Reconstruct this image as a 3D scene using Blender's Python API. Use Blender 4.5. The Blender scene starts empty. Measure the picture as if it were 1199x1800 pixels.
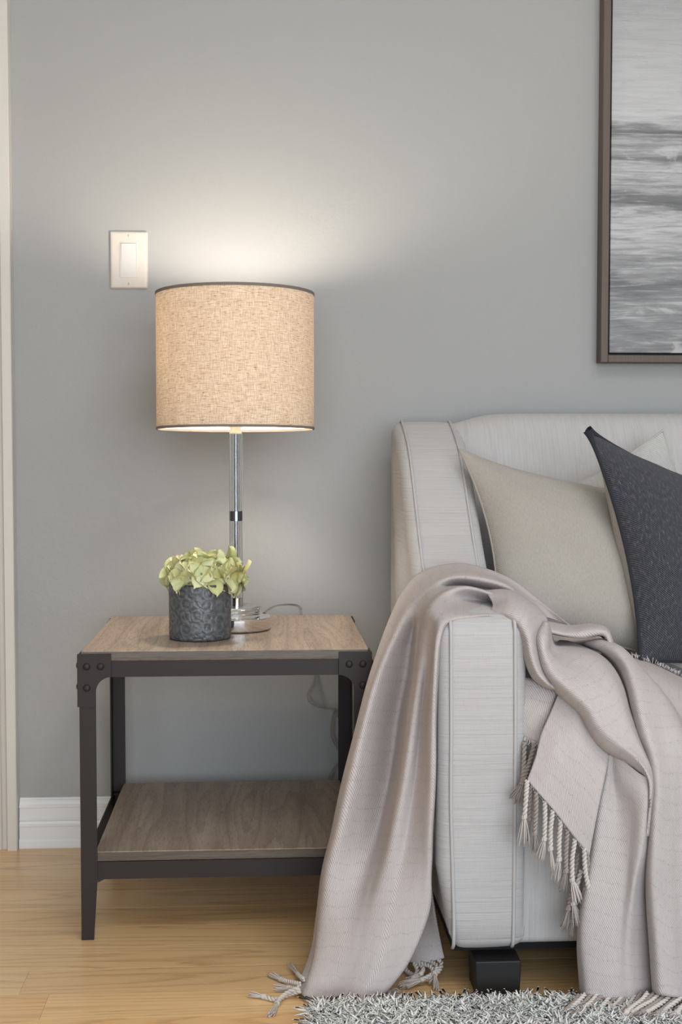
import bpy, bmesh, math, random
from mathutils import Vector, Matrix, noise
random.seed(7)
SC = bpy.context.scene
COL = SC.collection
PI = math.pi
# ------------------------------------------------------------------ camera
F, CX, CY = 2300.0, 599.5, 900.0
YAW, PITCH = math.radians(3.45), math.radians(2.74)
CAM = Vector((0.0, -2.74, 0.830))
cd = bpy.data.cameras.new('camera'); cam = bpy.data.objects.new('camera', cd); COL.objects.link(cam)
cd.sensor_fit = 'HORIZONTAL'; cd.sensor_width = 36.0; cd.lens = F * 36.0 / 1199.0
cd.clip_start = 0.05; cd.clip_end = 50
cam.location = CAM
cam.rotation_euler = (PI/2 - PITCH, 0, -YAW)
SC.camera = cam
RM = cam.rotation_euler.to_matrix()
# ------------------------------------------------------------------ world, lights, exposure
SC.view_settings.view_transform = 'Standard'
SC.view_settings.look = 'None'
SC.view_settings.gamma = 1.0
SC.view_settings.use_curve_mapping = False
SC.view_settings.exposure = -0.22
w = bpy.data.worlds.new('world'); SC.world = w; w.use_nodes = True
w.node_tree.nodes['Background'].inputs[0].default_value = (0.82, 0.9, 1.0, 1)
w.node_tree.nodes['Background'].inputs[1].default_value = 1.0
def area(name, loc, rot, sx, sy, power, col):
    l = bpy.data.lights.new(name, 'AREA'); l.shape = 'RECTANGLE'; l.size = sx; l.size_y = sy
    l.energy = power; l.color = col
    o = bpy.data.objects.new(name, l); COL.objects.link(o); o.location = loc; o.rotation_euler = rot
    return o
area('window_daylight_fill', (0.75, -5.1, 1.12), (PI/2, 0, 0), 3.6, 2.1, 150, (0.84, 0.925, 1.0))  # daylight of windows behind the camera, enlarged and lowered as added fill
area('overhead_fill_light', (0.9, -2.2, 2.47), (0, 0, 0), 1.4, 1.4, 26, (0.96, 0.97, 1.0))  # added overhead fill for floor and tabletop; no fixture hangs there
SC.cycles.use_denoising = True
SC.cycles.max_bounces = 10
SC.cycles.diffuse_bounces = 5
SC.cycles.glossy_bounces = 5
SC.cycles.transmission_bounces = 8
SC.cycles.transparent_max_bounces = 12
SC.cycles.caustics_reflective = False
SC.cycles.caustics_refractive = False
SC.cycles.sample_clamp_indirect = 6.0

# ------------------------------------------------------------------ helpers
def at(px, py, d):
    """pixel + distance from the camera plane along the room -> world point (used once, at authoring scale)"""
    r = RM @ Vector(((px - CX) / F, -(py - CY) / F, -1.0))
    return CAM + r * (d / r.y)
def at_z(px, py, z):
    r = RM @ Vector(((px - CX) / F, -(py - CY) / F, -1.0))
    return CAM + r * ((z - CAM.z) / r.z)
def Yd(d): return -2.74 + d

def link(o, parent=None):
    COL.objects.link(o)
    if parent is not None:
        o.parent = parent
        o.matrix_parent_inverse = Matrix.Identity(4)
        if parent.type == 'EMPTY' or True:
            o.location = o.location - ROOTLOC.get(parent.name, Vector())
            ROOTLOC[o.name] = Vector()
    return o
ROOTLOC = {}
def empty(name, loc, label, cat, group=None):
    o = bpy.data.objects.new(name, None); COL.objects.link(o); o.location = loc
    o.empty_display_size = 0.05
    ROOTLOC[o.name] = Vector(loc)
    o['label'] = label; o['category'] = cat
    if group: o['group'] = group
    return o
def mobj(name, verts, faces, mat, parent=None, smooth=True, uvs=None, mats=None, fmat=None, kind=None):
    me = bpy.data.meshes.new(name)
    me.from_pydata([tuple(v) for v in verts], [], faces)
    if isinstance(mat, (list, tuple)):
        for m in mat: me.materials.append(m)
    else: me.materials.append(mat)
    if fmat: 
        for p, i in zip(me.polygons, fmat): p.material_index = i
    if smooth:
        me.polygons.foreach_set('use_smooth', [True]*len(me.polygons))
    if uvs:
        l = me.uv_layers.new(name='UVMap')
        for p in me.polygons:
            for li in p.loop_indices:
                l.data[li].uv = uvs[me.loops[li].vertex_index]
    me.update()
    o = bpy.data.objects.new(name, me)
    link(o, parent)
    if kind: o['kind'] = kind
    return o
def bobj(name, bm, mat, parent=None, smooth=False, kind=None):
    me = bpy.data.meshes.new(name); bmesh.ops.recalc_face_normals(bm, faces=bm.faces[:])
    bm.to_mesh(me); bm.free()
    for m in (mat if isinstance(mat, (list, tuple)) else [mat]): me.materials.append(m)
    if smooth: me.polygons.foreach_set('use_smooth', [True]*len(me.polygons))
    o = bpy.data.objects.new(name, me); link(o, parent)
    if kind: o['kind'] = kind
    return o
def box(bm, x0, x1, y0, y1, z0, z1, bev=0.0, seg=2):
    t = bmesh.new(); bmesh.ops.create_cube(t, size=1)
    for v in t.verts:
        v.co = Vector((x0 + (v.co.x+.5)*(x1-x0), y0 + (v.co.y+.5)*(y1-y0), z0 + (v.co.z+.5)*(z1-z0)))
    if bev > 0: bmesh.ops.bevel(t, geom=t.edges[:], offset=bev, segments=seg, profile=.5, affect='EDGES')
    merge(bm, t)
def merge(bm, t):
    me = bpy.data.meshes.new('t'); t.to_mesh(me); t.free(); bm.from_mesh(me); bpy.data.meshes.remove(me)
def lathe(bm, prof, c, n=64):
    """prof: list of (r,z) ; closed at the ends if r==0"""
    rings = []
    for r, z in prof:
        if r < 1e-6: rings.append([bm.verts.new((c[0], c[1], c[2]+z))])
        else: rings.append([bm.verts.new((c[0]+r*math.cos(2*PI*k/n), c[1]+r*math.sin(2*PI*k/n), c[2]+z)) for k in range(n)])
    for a, b in zip(rings, rings[1:]):
        for k in range(n):
            k2 = (k+1) % n
            if len(a) == 1 and len(b) == 1: continue
            if len(a) == 1: bm.faces.new((a[0], b[k], b[k2]))
            elif len(b) == 1: bm.faces.new((a[k], a[k2], b[0]))
            else: bm.faces.new((a[k], a[k2], b[k2], b[k]))
def tube_data(pts, rad, n=6, V=None, Fc=None, cap=True):
    V = [] if V is None else V; Fc = [] if Fc is None else Fc
    pts = [Vector(p) for p in pts]
    base = len(V); m = len(pts)
    t0 = (pts[1]-pts[0]).normalized()
    up = Vector((0,0,1)) if abs(t0.z) < .9 else Vector((1,0,0))
    nrm = (up - t0*up.dot(t0)).normalized()
    for i, p in enumerate(pts):
        t = (pts[min(i+1, m-1)] - pts[max(i-1, 0)])
        t = t.normalized() if t.length > 1e-9 else t0
        nrm = nrm - t*nrm.dot(t)
        nrm = nrm.normalized() if nrm.length > 1e-6 else t.orthogonal().normalized()
        b = t.cross(nrm)
        r = rad(i/(m-1)) if callable(rad) else rad
        for k in range(n):
            a = 2*PI*k/n
            V.append(p + (nrm*math.cos(a) + b*math.sin(a))*r)
    for i in range(m-1):
        for k in range(n):
            k2 = (k+1) % n
            Fc.append((base+i*n+k, base+i*n+k2, base+(i+1)*n+k2, base+(i+1)*n+k))
    if cap:
        Fc.append(tuple(base+k for k in range(n))[::-1]); Fc.append(tuple(base+(m-1)*n+k for k in range(n)))
    return V, Fc
def cr(p0, p1, p2, p3, t):
    return 0.5*((2*p1) + (p2-p0)*t + (2*p0-5*p1+4*p2-p3)*t*t + (3*p1-p0-3*p2+p3)*t*t*t)
def spline(pts, n):
    """n samples, uniform in control index"""
    pts = [Vector(p) for p in pts]; m = len(pts); out = []
    for i in range(n):
        u = i/(n-1)*(m-1); k = min(int(u), m-2); t = u-k
        p0 = pts[k-1] if k > 0 else pts[0]*2-pts[1]
        p3 = pts[k+2] if k+2 < m else pts[-1]*2-pts[-2]
        out.append(cr(p0, pts[k], pts[k+1], p3, t))
    return out
def smooth01(x):
    x = max(0., min(1., x)); return x*x*(3-2*x)

# ------------------------------------------------------------------ materials
class MT:
    def __init__(s, name):
        s.m = bpy.data.materials.new(name); s.m.use_nodes = True
        s.n = s.m.node_tree.nodes; s.l = s.m.node_tree.links
        s.b = s.n['Principled BSDF']; s.out = s.n['Material Output']
    def node(s, t, **kw):
        x = s.n.new(t)
        for k, v in kw.items():
            if k.startswith('i_'): x.inputs[k[2:].replace('_', ' ')].default_value = v
            else: setattr(x, k, v)
        return x
    def co(s, kind='Object', scale=(1,1,1), rot=(0,0,0)):
        tc = s.node('ShaderNodeTexCoord'); mp = s.node('ShaderNodeMapping')
        mp.inputs['Scale'].default_value = scale; mp.inputs['Rotation'].default_value = rot
        s.l.new(tc.outputs[kind], mp.inputs['Vector']); return mp.outputs[0]
    def noise(s, vec, scale, detail=4, rough=.5, dist=0.):
        x = s.node('ShaderNodeTexNoise'); x.inputs['Scale'].default_value = scale
        x.inputs['Detail'].default_value = detail; x.inputs['Roughness'].default_value = rough
        x.inputs['Distortion'].default_value = dist
        s.l.new(vec, x.inputs['Vector']); return x.outputs['Fac']
    def wave(s, vec, scale, direction='X', dist=0., dscale=1., detail=2, prof='SIN', kind='BANDS'):
        x = s.node('ShaderNodeTexWave', wave_type=kind, wave_profile=prof)
        if kind == 'BANDS': x.bands_direction = direction
        x.inputs['Scale'].default_value = scale; x.inputs['Distortion'].default_value = dist
        x.inputs['Detail'].default_value = detail; x.inputs['Detail Scale'].default_value = dscale
        s.l.new(vec, x.inputs['Vector']); return x.outputs['Fac']
    def math(s, op, a, b=None, clamp=False):
        x = s.node('ShaderNodeMath', operation=op, use_clamp=clamp)
        for i, v in enumerate((a, b)):
            if v is None: continue
            if isinstance(v, (int, float)): x.inputs[i].default_value = v
            else: s.l.new(v, x.inputs[i])
        return x.outputs[0]
    def mapr(s, v, a, b, c=0., d=1.):
        x = s.node('ShaderNodeMapRange'); s.l.new(v, x.inputs[0])
        for i, q in enumerate((a, b, c, d)): x.inputs[i+1].default_value = q
        return x.outputs[0]
    def ramp(s, v, stops, interp='LINEAR'):
        x = s.node('ShaderNodeValToRGB'); e = x.color_ramp.elements; x.color_ramp.interpolation = interp
        while len(e) < len(stops): e.new(0.5)
        for q, (p, c) in zip(e, stops):
            q.position = p; q.color = (*c, 1) if len(c) == 3 else c
        s.l.new(v, x.inputs[0]); return x.outputs[0]
    def mix(s, fac, a, b, blend='MIX'):
        x = s.node('ShaderNodeMix', data_type='RGBA', blend_type=blend)
        for i, v in ((0, fac), (6, a), (7, b)):
            if isinstance(v, (int, float)): x.inputs[i].default_value = v
            elif isinstance(v, tuple): x.inputs[i].default_value = (*v, 1) if len(v) == 3 else v
            else: s.l.new(v, x.inputs[i])
        return x.outputs[2]
    def bump(s, h, strength=.3, dist=.001, prev=None):
        x = s.node('ShaderNodeBump'); x.inputs['Strength'].default_value = strength
        x.inputs['Distance'].default_value = dist; s.l.new(h, x.inputs['Height'])
        if prev: s.l.new(prev, x.inputs['Normal'])
        return x.outputs[0]
    def set(s, **kw):
        for k, v in kw.items():
            k = k.replace('_', ' ')
            k = {'Base': 'Base Color', 'IOR': 'IOR'}.get(k, k)
            i = s.b.inputs[k]
            if isinstance(v, tuple): i.default_value = (*v, 1) if len(v) == 3 else v
            elif isinstance(v, (int, float)): i.default_value = v
            else: s.l.new(v, i)
        return s
def srgb(r, g, b):
    f = lambda c: (c/255/12.92) if c/255 <= .04045 else ((c/255+.055)/1.055)**2.4
    return (f(r), f(g), f(b))

def wall_mat():
    m = MT('wall_paint'); v = m.co()
    n1 = m.noise(v, 160, 3, .6); n2 = m.noise(v, 60, 2, .5); n3 = m.noise(v, 1.2, 2)
    h = m.math('ADD', m.math('MULTIPLY', n1, .5), n2)
    m.set(Base=m.mix(n3, srgb(156, 157, 157), srgb(161, 162, 162)), Roughness=.62, Normal=m.bump(h, .28, .0018))
    m.b.inputs['Specular IOR Level'].default_value = .3
    return m.m
def paint_mat(name, c, r=.35):
    m = MT(name); n = m.noise(m.co(), 40, 2)
    m.set(Base=m.mix(n, tuple(x*.97 for x in c), c), Roughness=r, Normal=m.bump(n, .1, .0005)); return m.m
def floor_mat():
    m = MT('oak_plank'); 
    info = m.node('ShaderNodeObjectInfo')
    tc = m.node('ShaderNodeTexCoord'); add = m.node('ShaderNodeVectorMath', operation='ADD')
    comb = m.node('ShaderNodeCombineXYZ')
    m.l.new(m.math('MULTIPLY', info.outputs['Random'], 37.), comb.inputs[0]); m.l.new(m.math('MULTIPLY', info.outputs['Random'], 91.), comb.inputs[1])
    m.l.new(tc.outputs['Object'], add.inputs[0]); m.l.new(comb.outputs[0], add.inputs[1])
    def mp(sc):
        x = m.node('ShaderNodeMapping'); x.inputs['Scale'].default_value = sc; m.l.new(add.outputs[0], x.inputs[0]); return x.outputs[0]
    # cathedral figure: bands of a slow field across the plank
    fld = m.noise(mp((.55, 8.5, 1)), 1.0, 1.5, .4)
    fine = m.noise(mp((5, 420, 1)), 1.0, 3, .6)
    pore = m.noise(mp((14, 700, 1)), 1.0, 2, .7)
    rings = m.math('FRACT', m.math('ADD', m.math('MULTIPLY', fld, 19.), m.math('MULTIPLY', fine, .9)))
    ring = m.mapr(rings, .55, 1.0)
    ring = m.math('MULTIPLY', ring, ring)
    tone = m.ramp(info.outputs['Random'], [(0, srgb(230, 196, 146)), (.35, srgb(221, 181, 127)), (.7, srgb(234, 202, 156)), (1, srgb(216, 173, 120))])
    c = m.mix(m.math('MULTIPLY', ring, .5), tone, srgb(140, 94, 50))
    c = m.mix(m.math('MULTIPLY', m.mapr(pore, .58, .75), .35), c, srgb(132, 94, 56))
    c = m.mix(m.math('MULTIPLY', m.noise(mp((2, 3, 1)), 1.5, 2), .25), c, srgb(205, 160, 112))
    h = m.math('ADD', m.math('MULTIPLY', pore, -.4), m.math('MULTIPLY', ring, -.3))
    m.set(Base=c, Roughness=m.mapr(fine, 0, 1, .25, .36), Normal=m.bump(h, .12, .0006))
    m.b.inputs['Coat Weight'].default_value = .25; m.b.inputs['Coat Roughness'].default_value = .18
    return m.m
def laminate_mat(name, axis, dark=1.0, off=0.):
    """grey-brown oak laminate, grain along axis"""
    m = MT(name); v = m.co()
    sc = {'Y': (1, .08, 1), 'X': (.08, 1, 1)}[axis]
    x = m.node('ShaderNodeMapping'); x.inputs['Scale'].default_value = sc; x.inputs['Location'].default_value = (off, off*.7, 0); m.l.new(v, x.inputs[0]); v2 = x.outputs[0]
    warp = m.noise(v2, 9, 2, .5)
    fld = m.math('FRACT', m.math('ADD', m.math('MULTIPLY', warp, 15.), m.math('MULTIPLY', m.noise(v2, 260, 3, .6), .6)))
    pore = m.noise(v2, 420, 3, .7); big = m.noise(v2, 28, 3, .6)
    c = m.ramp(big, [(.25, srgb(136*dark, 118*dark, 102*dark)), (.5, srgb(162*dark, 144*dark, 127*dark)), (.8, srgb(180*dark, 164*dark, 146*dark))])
    c = m.mix(m.math('MULTIPLY', m.mapr(fld, .55, 1), .45), c, srgb(106*dark, 90*dark, 76*dark))
    c = m.mix(m.math('MULTIPLY', m.mapr(pore, .52, .7), .45), c, srgb(92*dark, 76*dark, 64*dark))
    m.set(Base=c, Roughness=m.mapr(pore, .3, .8, .34, .5), Normal=m.bump(pore, .35, .0008)); return m.m
def metal_black():
    m = MT('brown_black_steel'); n = m.noise(m.co(), 300, 3, .6)
    m.set(Base=m.mix(n, srgb(38, 33, 32), srgb(45, 39, 38)), Roughness=.5, Normal=m.bump(n, .15, .0004)); m.b.inputs['Specular IOR Level'].default_value = .3; return m.m
def chrome():
    m = MT('chrome'); m.set(Base=(.86, .86, .87), Metallic=1., Roughness=.035); return m.m
def glass(name='crystal', tint=(1, 1, 1), ior=1.5):
    m = MT(name); m.set(Base=tint, Roughness=0.0, IOR=ior); m.b.inputs['Transmission Weight'].default_value = 1.0; return m.m
def sofa_mat(name, rib, base=(185, 183, 183), rv=1.0):
    """off-white slub linen. rib: 'Z' horizontal slubs (vary along z), 'X' vertical ribs"""
    m = MT(name); v = m.co()
    fine = m.noise(v, 900, 2, .6)
    if rib == 'Z':
        a = m.noise(m.co(scale=(9, 9, 430)), 1, 3, .65); b = m.noise(m.co(scale=(500, 500, 60)), 1, 2, .6); cc = m.noise(m.co(scale=(3, 3, 170)), 1, 2, .5)
    else:
        a = m.noise(m.co(scale=(330, 12, 12)), 1, 3, .65); b = m.noise(m.co(scale=(60, 500, 500)), 1, 2, .6); cc = m.noise(m.co(scale=(110, 3, 3)), 1, 2, .5)
    h = m.math('ADD', m.math('ADD', m.math('MULTIPLY', a, 1.0*rv), m.math('MULTIPLY', b, .45)), m.math('ADD', m.math('MULTIPLY', m.mapr(cc, .58, .62), -.7*rv), m.math('MULTIPLY', fine, .3)))
    c = m.mix(m.mapr(a, .3, .6), srgb(*[x-8 for x in base]), srgb(*base))
    c = m.mix(m.math('MULTIPLY', m.mapr(b, .55, .8), .16), c, srgb(*[x-34 for x in base]))
    m.set(Base=c, Roughness=.9, Normal=m.bump(h, .5, .0011)); m.b.inputs['Specular IOR Level'].default_value = .15
    m.b.inputs['Sheen Weight'].default_value = .15
    return m.m
def cloth_uv_mat(name, c1, c2, per, rot=0.6, bump=.5, slub=True, dark=None):
    """twill rib on UV (uv in metres). per: rib pitch in metres"""
    m = MT(name)
    v = m.co('UV', rot=(0, 0, rot))
    rib = m.wave(v, 1/per/ (2*PI) * (2*PI)/ (20)*1.0 if False else 0.314/per, 'X', .3, 40.0, 2)
    v2 = m.co('UV')
    weft = m.noise(m.co('UV', scale=(1/per*.9, 1/per*.25, 1)), 1, 2, .6)
    s = m.math('ADD', rib, m.math('MULTIPLY', weft, .7))
    big = m.noise(v2, 14, 3)
    c = m.mix(m.mapr(s, .3, 1.4), c2, c1)
    c = m.mix(m.math('MULTIPLY', m.mapr(big, .35, .7), .35), c, tuple(x*.93 for x in c1))
    if slub:
        row = m.mapr(m.wave(v2, .314/.022*1.0, 'Y', 3., 1.5, 2), .90, 1.)
        dash = m.mapr(m.noise(m.co('UV', scale=(420, 420, 1)), 1, 2, .6), .52, .6)
        c = m.mix(m.math('MULTIPLY', m.math('MULTIPLY', row, dash), .32), c, tuple(x*.35 for x in c2))
    m.set(Base=c, Roughness=.92, Normal=m.bump(s, bump, .0012)); m.b.inputs['Specular IOR Level'].default_value = .12
    m.b.inputs['Sheen Weight'].default_value = .05
    return m.m
def shade_mat():
    m = MT('linen_shade'); m.n.remove(m.b)
    v = m.co('UV')
    a = m.noise(m.co('UV', scale=(45, 620, 1)), 1, 2, .6); b = m.noise(m.co('UV', scale=(620, 55, 1)), 1, 2, .6)
    slub = m.noise(m.co('UV', scale=(75, 640, 1)), 1, 2, .6); slub2 = m.noise(m.co('UV', scale=(900, 130, 1)), 1, 2, .6)
    weave = m.math('ADD', a, b)
    c = m.mix(m.mapr(weave, .8, 1.2), srgb(202, 177, 151), srgb(236, 221, 202))
    c = m.mix(m.math('MULTIPLY', m.mapr(slub, .60, .68), .9), c, srgb(142, 104, 72)); c = m.mix(m.math('MULTIPLY', m.mapr(slub2, .62, .70), .5), c, srgb(150, 112, 80))
    d = m.node('ShaderNodeBsdfDiffuse'); t = m.node('ShaderNodeBsdfTranslucent'); mx = m.node('ShaderNodeMixShader')
    mx.inputs[0].default_value = .165
    m.l.new(c, d.inputs[0]); m.l.new(c, t.inputs[0]); nb = m.bump(weave, .2, .0005); m.l.new(nb, d.inputs['Normal'])
    m.l.new(d.outputs[0], mx.inputs[1]); m.l.new(t.outputs[0], mx.inputs[2]); m.l.new(mx.outputs[0], m.out.inputs[0])
    return m.m
def liner_mat():
    m = MT('shade_liner'); m.n.remove(m.b)
    d = m.node('ShaderNodeBsdfDiffuse'); t = m.node('ShaderNodeBsdfTranslucent'); mx = m.node('ShaderNodeMixShader')
    n = m.noise(m.co('UV'), 300, 2); c = m.mix(n, (.93, .9, .84), (.97, .94, .9))
    m.l.new(c, d.inputs[0]); m.l.new(c, t.inputs[0]); mx.inputs[0].default_value = .22
    m.l.new(d.outputs[0], mx.inputs[1]); m.l.new(t.outputs[0], mx.inputs[2]); m.l.new(mx.outputs[0], m.out.inputs[0])
    return m.m
def emit(name, c, s):
    m = MT(name); m.n.remove(m.b); e = m.node('ShaderNodeEmission'); e.inputs[0].default_value = (*c, 1); e.inputs[1].default_value = s
    m.l.new(e.outputs[0], m.out.inputs[0]); return m.m
def pillow_mat(name, c1, c2, sc, bump=.5, rot=.7, fleck=0.):
    m = MT(name); v = m.co('UV', rot=(0, 0, rot))
    r = m.wave(v, .314/sc, 'X', 1.5, 60., 2); n = m.noise(m.co('UV', scale=(1/sc, .3/sc, 1), rot=(0, 0, rot)), 1, 3, .7)
    s = m.math('ADD', m.math('MULTIPLY', r, .6), n)
    c = m.mix(m.mapr(s, .45, 1.1), c2, c1)
    if fleck: c = m.mix(m.math('MULTIPLY', m.mapr(n, .56, .72), fleck), c, srgb(136, 136, 144))
    m.set(Base=c, Roughness=.95, Normal=m.bump(s, bump, .0012)); m.b.inputs['Specular IOR Level'].default_value = .1
    m.b.inputs['Sheen Weight'].default_value = .1
    return m.m
def vase_mat():
    m = MT('embossed_glaze'); v = m.co('UV')
    vo = m.node('ShaderNodeTexVoronoi'); vo.inputs['Scale'].default_value = 44; vo.inputs['Randomness'].default_value = .55; m.l.new(v, vo.inputs['Vector'])
    rings = m.math('SINE', m.math('MULTIPLY', vo.outputs['Distance'], 17.))
    ed = m.node('ShaderNodeTexVoronoi', feature='DISTANCE_TO_EDGE'); ed.inputs['Scale'].default_value = 44; ed.inputs['Randomness'].default_value = .55; m.l.new(v, ed.inputs['Vector'])
    n = m.noise(v, 90, 4, .6, 1.5)
    sw = m.wave(v, 30, 'DIAGONAL', 9., 2.2, 2)
    h = m.math('ADD', m.math('MULTIPLY', rings, .35), m.math('ADD', m.math('MULTIPLY', n, 1.1), m.math('MULTIPLY', sw, .5)))
    c = m.mix(m.mapr(h, .2, 1.6), srgb(70, 73, 76), srgb(108, 111, 115))
    m.set(Base=c, Roughness=m.mapr(n, .3, .7, .3, .5), Metallic=.15, Normal=m.bump(h, .55, .0016)); return m.m
def petal_mat():
    m = MT('petal'); info = m.node('ShaderNodeObjectInfo'); v = m.co('UV')
    tc = m.node('ShaderNodeSeparateXYZ'); m.l.new(v, tc.inputs[0])
    vein = m.wave(m.co('UV', scale=(1, .12, 1)), 9, 'X', 3, 2, 2)
    c = m.ramp(info.outputs['Random'], [(0, srgb(204, 204, 146)), (.35, srgb(214, 218, 176)), (.65, srgb(186, 197, 140)), (1, srgb(206, 194, 132))])
    c = m.mix(m.mapr(tc.outputs[1], .5, 1, 0, .45), c, srgb(222, 220, 182))
    c = m.mix(m.mapr(tc.outputs[1], 0, .5, .35, 0), c, srgb(150, 168, 92))
    edge = m.mapr(m.math('ABSOLUTE', m.math('SUBTRACT', tc.outputs[0], .5)), .42, .5)
    c = m.mix(m.math('MULTIPLY', edge, .6), c, srgb(158, 128, 86))
    m.set(Base=c, Roughness=.6, Normal=m.bump(vein, .25, .0008))
    m.b.inputs['Subsurface Weight'].default_value = .08; m.b.inputs['Subsurface Radius'].default_value = (.004, .004, .001); m.b.inputs['Subsurface Scale'].default_value = 1.
    return m.m
def frame_wood():
    m = MT('walnut_frame'); n = m.noise(m.co(scale=(300, 300, 8)), 1, 3, .6); n2 = m.noise(m.co(scale=(30, 30, 3)), 1, 3)
    c = m.mix(n, srgb(90, 76, 66), srgb(58, 48, 42)); c = m.mix(m.math('MULTIPLY', n2, .5), c, srgb(106, 90, 78))
    m.set(Base=c, Roughness=.5, Normal=m.bump(n, .3, .0006)); return m.m
def plain(name, c, r=.6, met=0.):
    m = MT(name); n = m.noise(m.co(), 120, 2)
    m.set(Base=m.mix(n, tuple(x*.93 for x in c), c), Roughness=r, Metallic=met); return m.m

M_wall = wall_mat()
M_trim = paint_mat('white_trim', srgb(226, 227, 227), .35)
M_case = paint_mat('casing_paint', srgb(206, 203, 197), .4)
M_ceil = paint_mat('ceiling_white', srgb(235, 235, 232), .8)
M_oak = floor_mat(); M_sub = plain('subfloor', srgb(70, 48, 30))
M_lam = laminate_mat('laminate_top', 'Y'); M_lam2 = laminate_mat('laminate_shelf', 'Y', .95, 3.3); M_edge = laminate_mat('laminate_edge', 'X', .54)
M_steel = metal_black(); M_chrome = chrome(); M_glass = glass()
M_sofaZ = sofa_mat('linen_horizontal_slub', 'Z'); M_sofaX = sofa_mat('linen_vertical_rib', 'X', rv=1.7)
M_pipe = plain('linen_piping', srgb(184, 182, 182), .9)
M_throw = cloth_uv_mat('throw_twill', srgb(203, 195, 194), srgb(168, 160, 159), .0031, bump=.4)
M_yarn = plain('yarn', srgb(204, 197, 191), .9); M_yarn2 = plain('yarn_taupe', srgb(156, 146, 140), .9)
M_p1 = pillow_mat('cream_canvas', srgb(182, 177, 170), srgb(158, 152, 144), .0026)
M_p3 = pillow_mat('pale_canvas', srgb(192, 191, 189), srgb(172, 171, 169), .0036)
M_dark = pillow_mat('charcoal_denim', srgb(84, 85, 92), srgb(46, 47, 53), .0032, .6, .9, .35)
M_black = plain('black_wood', srgb(20, 20, 22), .6)

# ------------------------------------------------------------------ room shell
RX0, RX1, RY0, RZ = -2.3, 3.6, -5.2, 2.5
def struct(name, boxes, mat, bev=0.):
    bm = bmesh.new()
    for b in boxes: box(bm, *b, bev)
    o = bobj(name, bm, mat); o['kind'] = 'structure'; return o
struct('wall_back', [(RX0, RX1, 0, .12, 0, RZ)], M_wall)
struct('wall_left', [(RX0-.12, RX0, RY0, .12, 0, RZ)], M_wall)
struct('wall_right', [(RX1, RX1+.12, RY0, .12, 0, RZ)], M_wall)
struct('wall_front', [(RX0, -1.1, RY0-.12, RY0, 0, RZ), (2.6, RX1, RY0-.12, RY0, 0, RZ), (-1.1, 2.6, RY0-.12, RY0, 2.25, RZ)], M_wall)
struct('ceiling', [(RX0-.12, RX1+.12, RY0-.12, .12, RZ, RZ+.1)], M_ceil)
wf = struct('window_1', [(-1.1, -1.04, RY0-.1, RY0-.02, 0, 2.25), (2.54, 2.6, RY0-.1, RY0-.02, 0, 2.25), (.72, .78, RY0-.1, RY0-.02, 0, 2.25), (-1.1, 2.6, RY0-.1, RY0-.02, 0, .06), (-1.1, 2.6, RY0-.1, RY0-.02, 2.19, 2.25)], M_trim, .004)  # unseen window, run down to the floor to let in low fill light
floor = struct('floor', [(RX0-.12, RX1+.12, RY0-.12, .12, -.06, -.012)], M_sub)
PW = 0.0926
seam0 = Yd(2.354)
ry = seam0 + 5*PW
row = 0
joints = {8: at_z(44, 1724, 0).x, 9: at_z(77, 1772, 0).x}
rr = random.Random(5)
while ry > -3.1:
    y1, y0 = min(ry, 0.0), ry - PW
    if y1 > y0 + .01 and y0 < 0:
        xs = [RX0]
        if row in joints:
            j = joints[row]; xs += [j-1.3, j, j+1.45, j+2.6]
        else:
            x = RX0 + rr.uniform(.3, 1.2)
            while x < RX1 - .3: 
                if not (-.55 < x < .35 and y0 < -.35 and y0 > -1.0): xs.append(x)
                x += rr.uniform(.8, 1.7)
        xs = sorted(xs) + [RX1]
        for a, b in zip(xs, xs[1:]):
            if a > 2.4 : continue
            L, W = (b-a)/2 - .00012, (y1-y0)/2 - .00012
            V = []; e = .0004
            for zz, ins in ((-.012, 0), (-e*.6, 0), (0, e)):
                for sx, sy in ((-1,-1),(1,-1),(1,1),(-1,1)): V.append((sx*(L-ins), sy*(W-ins), zz))
            Fc = [(8,9,10,11)] + [(k*4+i, k*4+(i+1)%4, (k+1)*4+(i+1)%4, (k+1)*4+i) for k in range(2) for i in range(4)]
            me = bpy.data.meshes.new('plank'); me.from_pydata(V, [], Fc); me.materials.append(M_oak)
            p = bpy.data.objects.new('plank', me); COL.objects.link(p); p.location = ((a+b)/2, (y0+y1)/2, 0); p.parent = floor
    ry -= PW; row += 1
struct('trim_2', [(2.45, RX1, -3.15, 0, -.012, 0), (RX0, RX1, RY0, -3.1, -.012, 0)], M_oak)
def extr_x(name, prof, x0, x1, mat, parent=None):
    """prof: list of (y,z) closed polygon, extruded along X"""
    V = [(x0, y, z) for y, z in prof] + [(x1, y, z) for y, z in prof]; n = len(prof)
    Fc = [(i, (i+1) % n, n+(i+1) % n, n+i) for i in range(n)] + [tuple(range(n))[::-1], tuple(range(n, 2*n))]
    return mobj(name, V, Fc, mat, parent, smooth=False)
bb = [(0,0),(-.019,0),(-.0195,.004),(-.019,.014),(-.0165,.0185),(-.0145,.02),(-.0145,.044),(-.0165,.0455),(-.0165,.0475),(-.0135,.050),(-.0125,.055),(-.0145,.058),(-.0145,.0605),(-.0115,.063),(-.0115,.083),(-.0145,.0845),(-.0145,.087),(-.0105,.0905),(-.0085,.095),(-.0085,.0985),(-.0055,.1005),(-.004,.103),(0,.103)]
o = extr_x('baseboard_back', bb, -.507, RX1, M_trim); o['kind'] = 'structure'
o = extr_x('baseboard_left', [(y, z) for y, z in bb], RX0, -.66, M_trim); o['kind'] = 'structure'
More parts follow.
